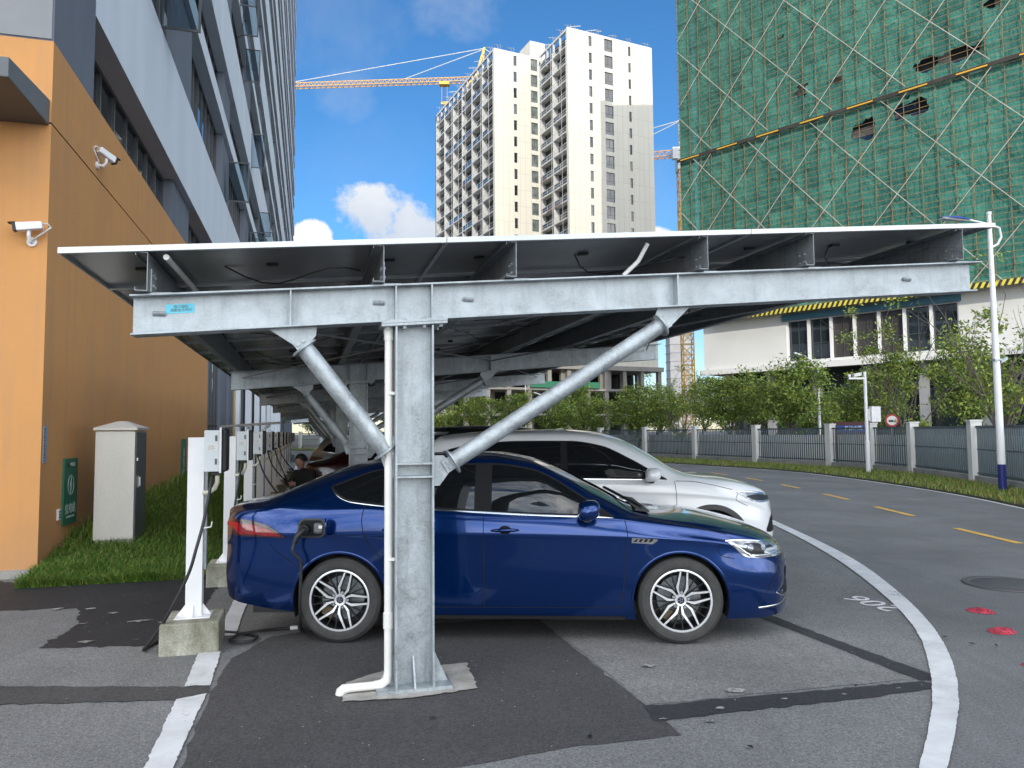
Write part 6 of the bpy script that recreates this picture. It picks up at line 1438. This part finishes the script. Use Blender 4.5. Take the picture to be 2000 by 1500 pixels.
# cable of the blue sedan
M_=blue.matrix_basis; pgp=blue.location+Vector((math.cos(yaw)*(FX-.10)-math.sin(yaw)*(-(C.Y(FX,FZ)+.11)),math.sin(yaw)*(FX-.10)+math.cos(yaw)*(-(C.Y(FX,FZ)+.11)),FZ-.10))*.98
def W3(u,v,z): return L(u,v,z)
pp=[L(-.735,6.30,1.335),L(-.745,6.24,1.24),L(-.775,6.18,1.02),L(-.84,6.12,.72),L(-.97,6.15,.40),L(-1.12,6.25,.14),L(-1.21,6.34,.022),L(-1.17,6.52,.018),L(-1.09,6.74,.018)]
cable('charging_cable','black cable hanging from the nearest charger down to the asphalt',pp,.0125,True)
lp=[L(-1.05,6.80,.018),L(-.85,6.82,.018),L(-.66,6.72,.018),L(-.50,6.60,.020),L(-.40,6.46,.024),L(-.42,6.33,.030),L(-.52,6.30,.034),L(-.60,6.38,.036),L(-.55,6.50,.040),L(-.40,6.60,.034),L(-.24,6.68,.020),L(-.08,6.68,.018),(-1.74,6.22,.05),(-1.69,6.02,.16),(-1.66,5.90,.40),(-1.65,5.88,.65),(pgp.x-.01,pgp.y-.02,.76),tuple(pgp)]
cable('charging_cable','black charging cable looped on the ground and rising to the blue sedan',lp,.0125,True,10)
mb=MB(); mb.cyl((-.03,0,0),(.03,0,0),.017,12); o=mb.build('cable_tag',M_PVC,loc=(L(-.12,6.685,.020)),rot=A); tag(o,'small white tag wrapped round the black cable on the ground','tag')
pp=[L(-.735,8.89,1.335),L(-.76,8.80,1.1),L(-.80,8.72,.75),L(-.72,8.75,.52),L(-.62,8.82,.58),L(-.5,8.95,.8)]
cable('charging_cable','black cable drooping from the second charger behind the sedan tail',pp,.012,True)
for k,(v,du) in enumerate(((11.6,.7),(14.2,.9),(16.8,.5),(19.4,.8))):
    cable('charging_cable','black cable slanting from a farther charger in the shaded row',[L(-.735,v-.1,1.335),L(-.65,v-.15,1.1),L(-.735+du*.6,v-.2,.6),L(-.735+du,v-.2,.15)],.012,True)
for o in bpy.data.objects:
    if o.get('label','').startswith('black cable slanting'): o['group']='cables of the farther chargers'
# ================================================================== PERSON seated by the chargers, head bent over a phone
def skin_body(name,verts,edges,radii,mat,parent,lev=2,root=0):
    me=bpy.data.meshes.new(name); me.from_pydata(verts,edges,[]); o=bpy.data.objects.new(name,me); COL.objects.link(o)
    md=o.modifiers.new('s','SKIN'); md.use_smooth_shade=True; sv=me.skin_vertices[0].data
    for i,r_ in enumerate(radii): sv[i].radius=(r_,r_) if not isinstance(r_,tuple) else r_; sv[i].use_root=(i==root)
    sb=o.modifiers.new('ss','SUBSURF'); sb.levels=lev; sb.render_levels=lev
    dg=bpy.context.evaluated_depsgraph_get(); dg.update(); m2=bpy.data.meshes.new_from_object(o.evaluated_get(dg)); bpy.data.objects.remove(o)
    m2.name=name; m2.materials.clear(); m2.materials.append(mat)
    for p_ in m2.polygons: p_.use_smooth=True
    o=bpy.data.objects.new(name,m2); COL.objects.link(o); o.parent=parent; return o
st=thing('plastic_stool','low dark stool under the seated person','stool',(-3.44,12.6,0.02)); mb=MB(); mb.lathe([(0,.42),(.16,.42),(.17,.40),(.16,.38)],n=20); mb.build('seat',M_DGREY,st)
for a in range(4): mb=MB(); t_=a*math.pi/2+.7; mb.bar((.15*math.cos(t_),.15*math.sin(t_),0),(.11*math.cos(t_),.11*math.sin(t_),.385),.025); mb.build('leg',M_DGREY,st)
pr=thing('person','person in black seated on a stool by the charger row, head bent over a phone','person',(-3.44,12.6,0.02),R(-24))
# faces local +y ... built facing -y then turned
hip=(0,0,.50)
V=[hip,(0,-.02,.68),(0,-.06,.88),(0,-.10,1.00),(0,-.14,1.07),
 (-.17,-.08,.98),(-.25,-.17,.78),(-.12,-.36,.80),(.17,-.08,.98),(.25,-.17,.78),(.12,-.36,.80),
 (-.10,-.08,.47),(-.16,-.46,.49),(-.15,-.40,.10),(-.15,-.55,.045),(.10,-.08,.47),(.16,-.46,.49),(.15,-.38,.10),(.15,-.53,.045)]
E_=[(0,1),(1,2),(2,3),(3,4),(2,5),(5,6),(6,7),(2,8),(8,9),(9,10),(0,11),(11,12),(12,13),(13,14),(0,15),(15,16),(16,17),(17,18)]
Rr_=[(.155,.12),(.15,.11),(.15,.11),(.07,.07),(.052,.052),.072,.05,.038,.072,.05,.038,.095,.072,.05,.042,.095,.072,.05,.042]
skin_body('body',V,E_,Rr_,M_CLOTH,pr)
hv=[(0,-.14,1.06),(0,-.18,1.12),(0,-.20,1.19),(0,-.19,1.25)]; hb=skin_body('head',hv,[(0,1),(1,2),(2,3)],[.05,(.072,.082),(.08,.092),(.062,.07)],M_SKIN,pr)
mb=MB(); V2=[];n,m_=10,16
for i in range(n+1):
    ph=math.pi*.62*i/n
    for j in range(m_): th=2*math.pi*j/m_; V2.append((.092*math.sin(ph)*math.cos(th),-.175+.108*math.sin(ph)*math.sin(th)+.02*(1-math.cos(ph)),1.215+.095*math.cos(ph)))
mb.add(V2,[(i*m_+j,i*m_+(j+1)%m_,(i+1)*m_+(j+1)%m_,(i+1)*m_+j) for i in range(n) for j in range(m_)]); mb.build('hair',M_HAIR,pr,smooth=True)
mb=MB(); mb.add([(-.016,-.268,1.165),(.016,-.268,1.165),(0,-.272,1.20),(0,-.292,1.163)],[(0,1,3),(0,3,2),(1,2,3)])
for s in (-1,1): mb.box(s*.035-.012,s*.035+.012,-.272,-.262,1.195,1.203); mb.lathe([(0,-.006),(.02,-.004),(.022,.006)],o=(s*.082,-.18,1.175),axis='x',n=10)
mb.build('face',M_SKIN,pr); mb=MB(); mb.box(-.022,.022,-.266,-.260,1.135,1.141); mb.build('mouth',M_MAROON,pr)
for s in (-1,1):
    c_=Vector((s*.10,-.40,.81)); V=[tuple(c_),tuple(c_+Vector((-s*.03,-.05,.015)))]; E2=[(0,1)]; rad=[.026,.028]
    for k in range(4):
        b_=c_+Vector((-s*(.045+.002*k),-.085+.018*k-.02,.035-.018*k)); i=len(V); ln=.03+.004*(1.5-abs(k-1.5)); V+= [tuple(b_),tuple(b_+Vector((-s*ln,-.012,.004))),tuple(b_+Vector((-s*ln*1.5,.014,.006)))]; E2+=[(1,i),(i,i+1),(i+1,i+2)]; rad+=[.010,.009,.008]
    i=len(V); V+=[tuple(c_+Vector((-s*.02,-.045,.045))),tuple(c_+Vector((-s*.045,-.075,.062)))]; E2+=[(0,i),(i,i+1)]; rad+=[.011,.009]
    skin_body('hand',V,E2,rad,M_SKIN,pr,1)
t=thing('phone','dark phone held in the seated person\'s hands','phone',(-3.44,12.6,0.02),R(-24)); mb=MB(); mb.hexa([(-.04,-.505,.80),(.04,-.505,.80),(.04,-.497,.80),(-.04,-.497,.80)],[(-.04,-.555,.93),(.04,-.555,.93),(.04,-.547,.93),(-.04,-.547,.93)]); mb.build('case',M_BLK,t)
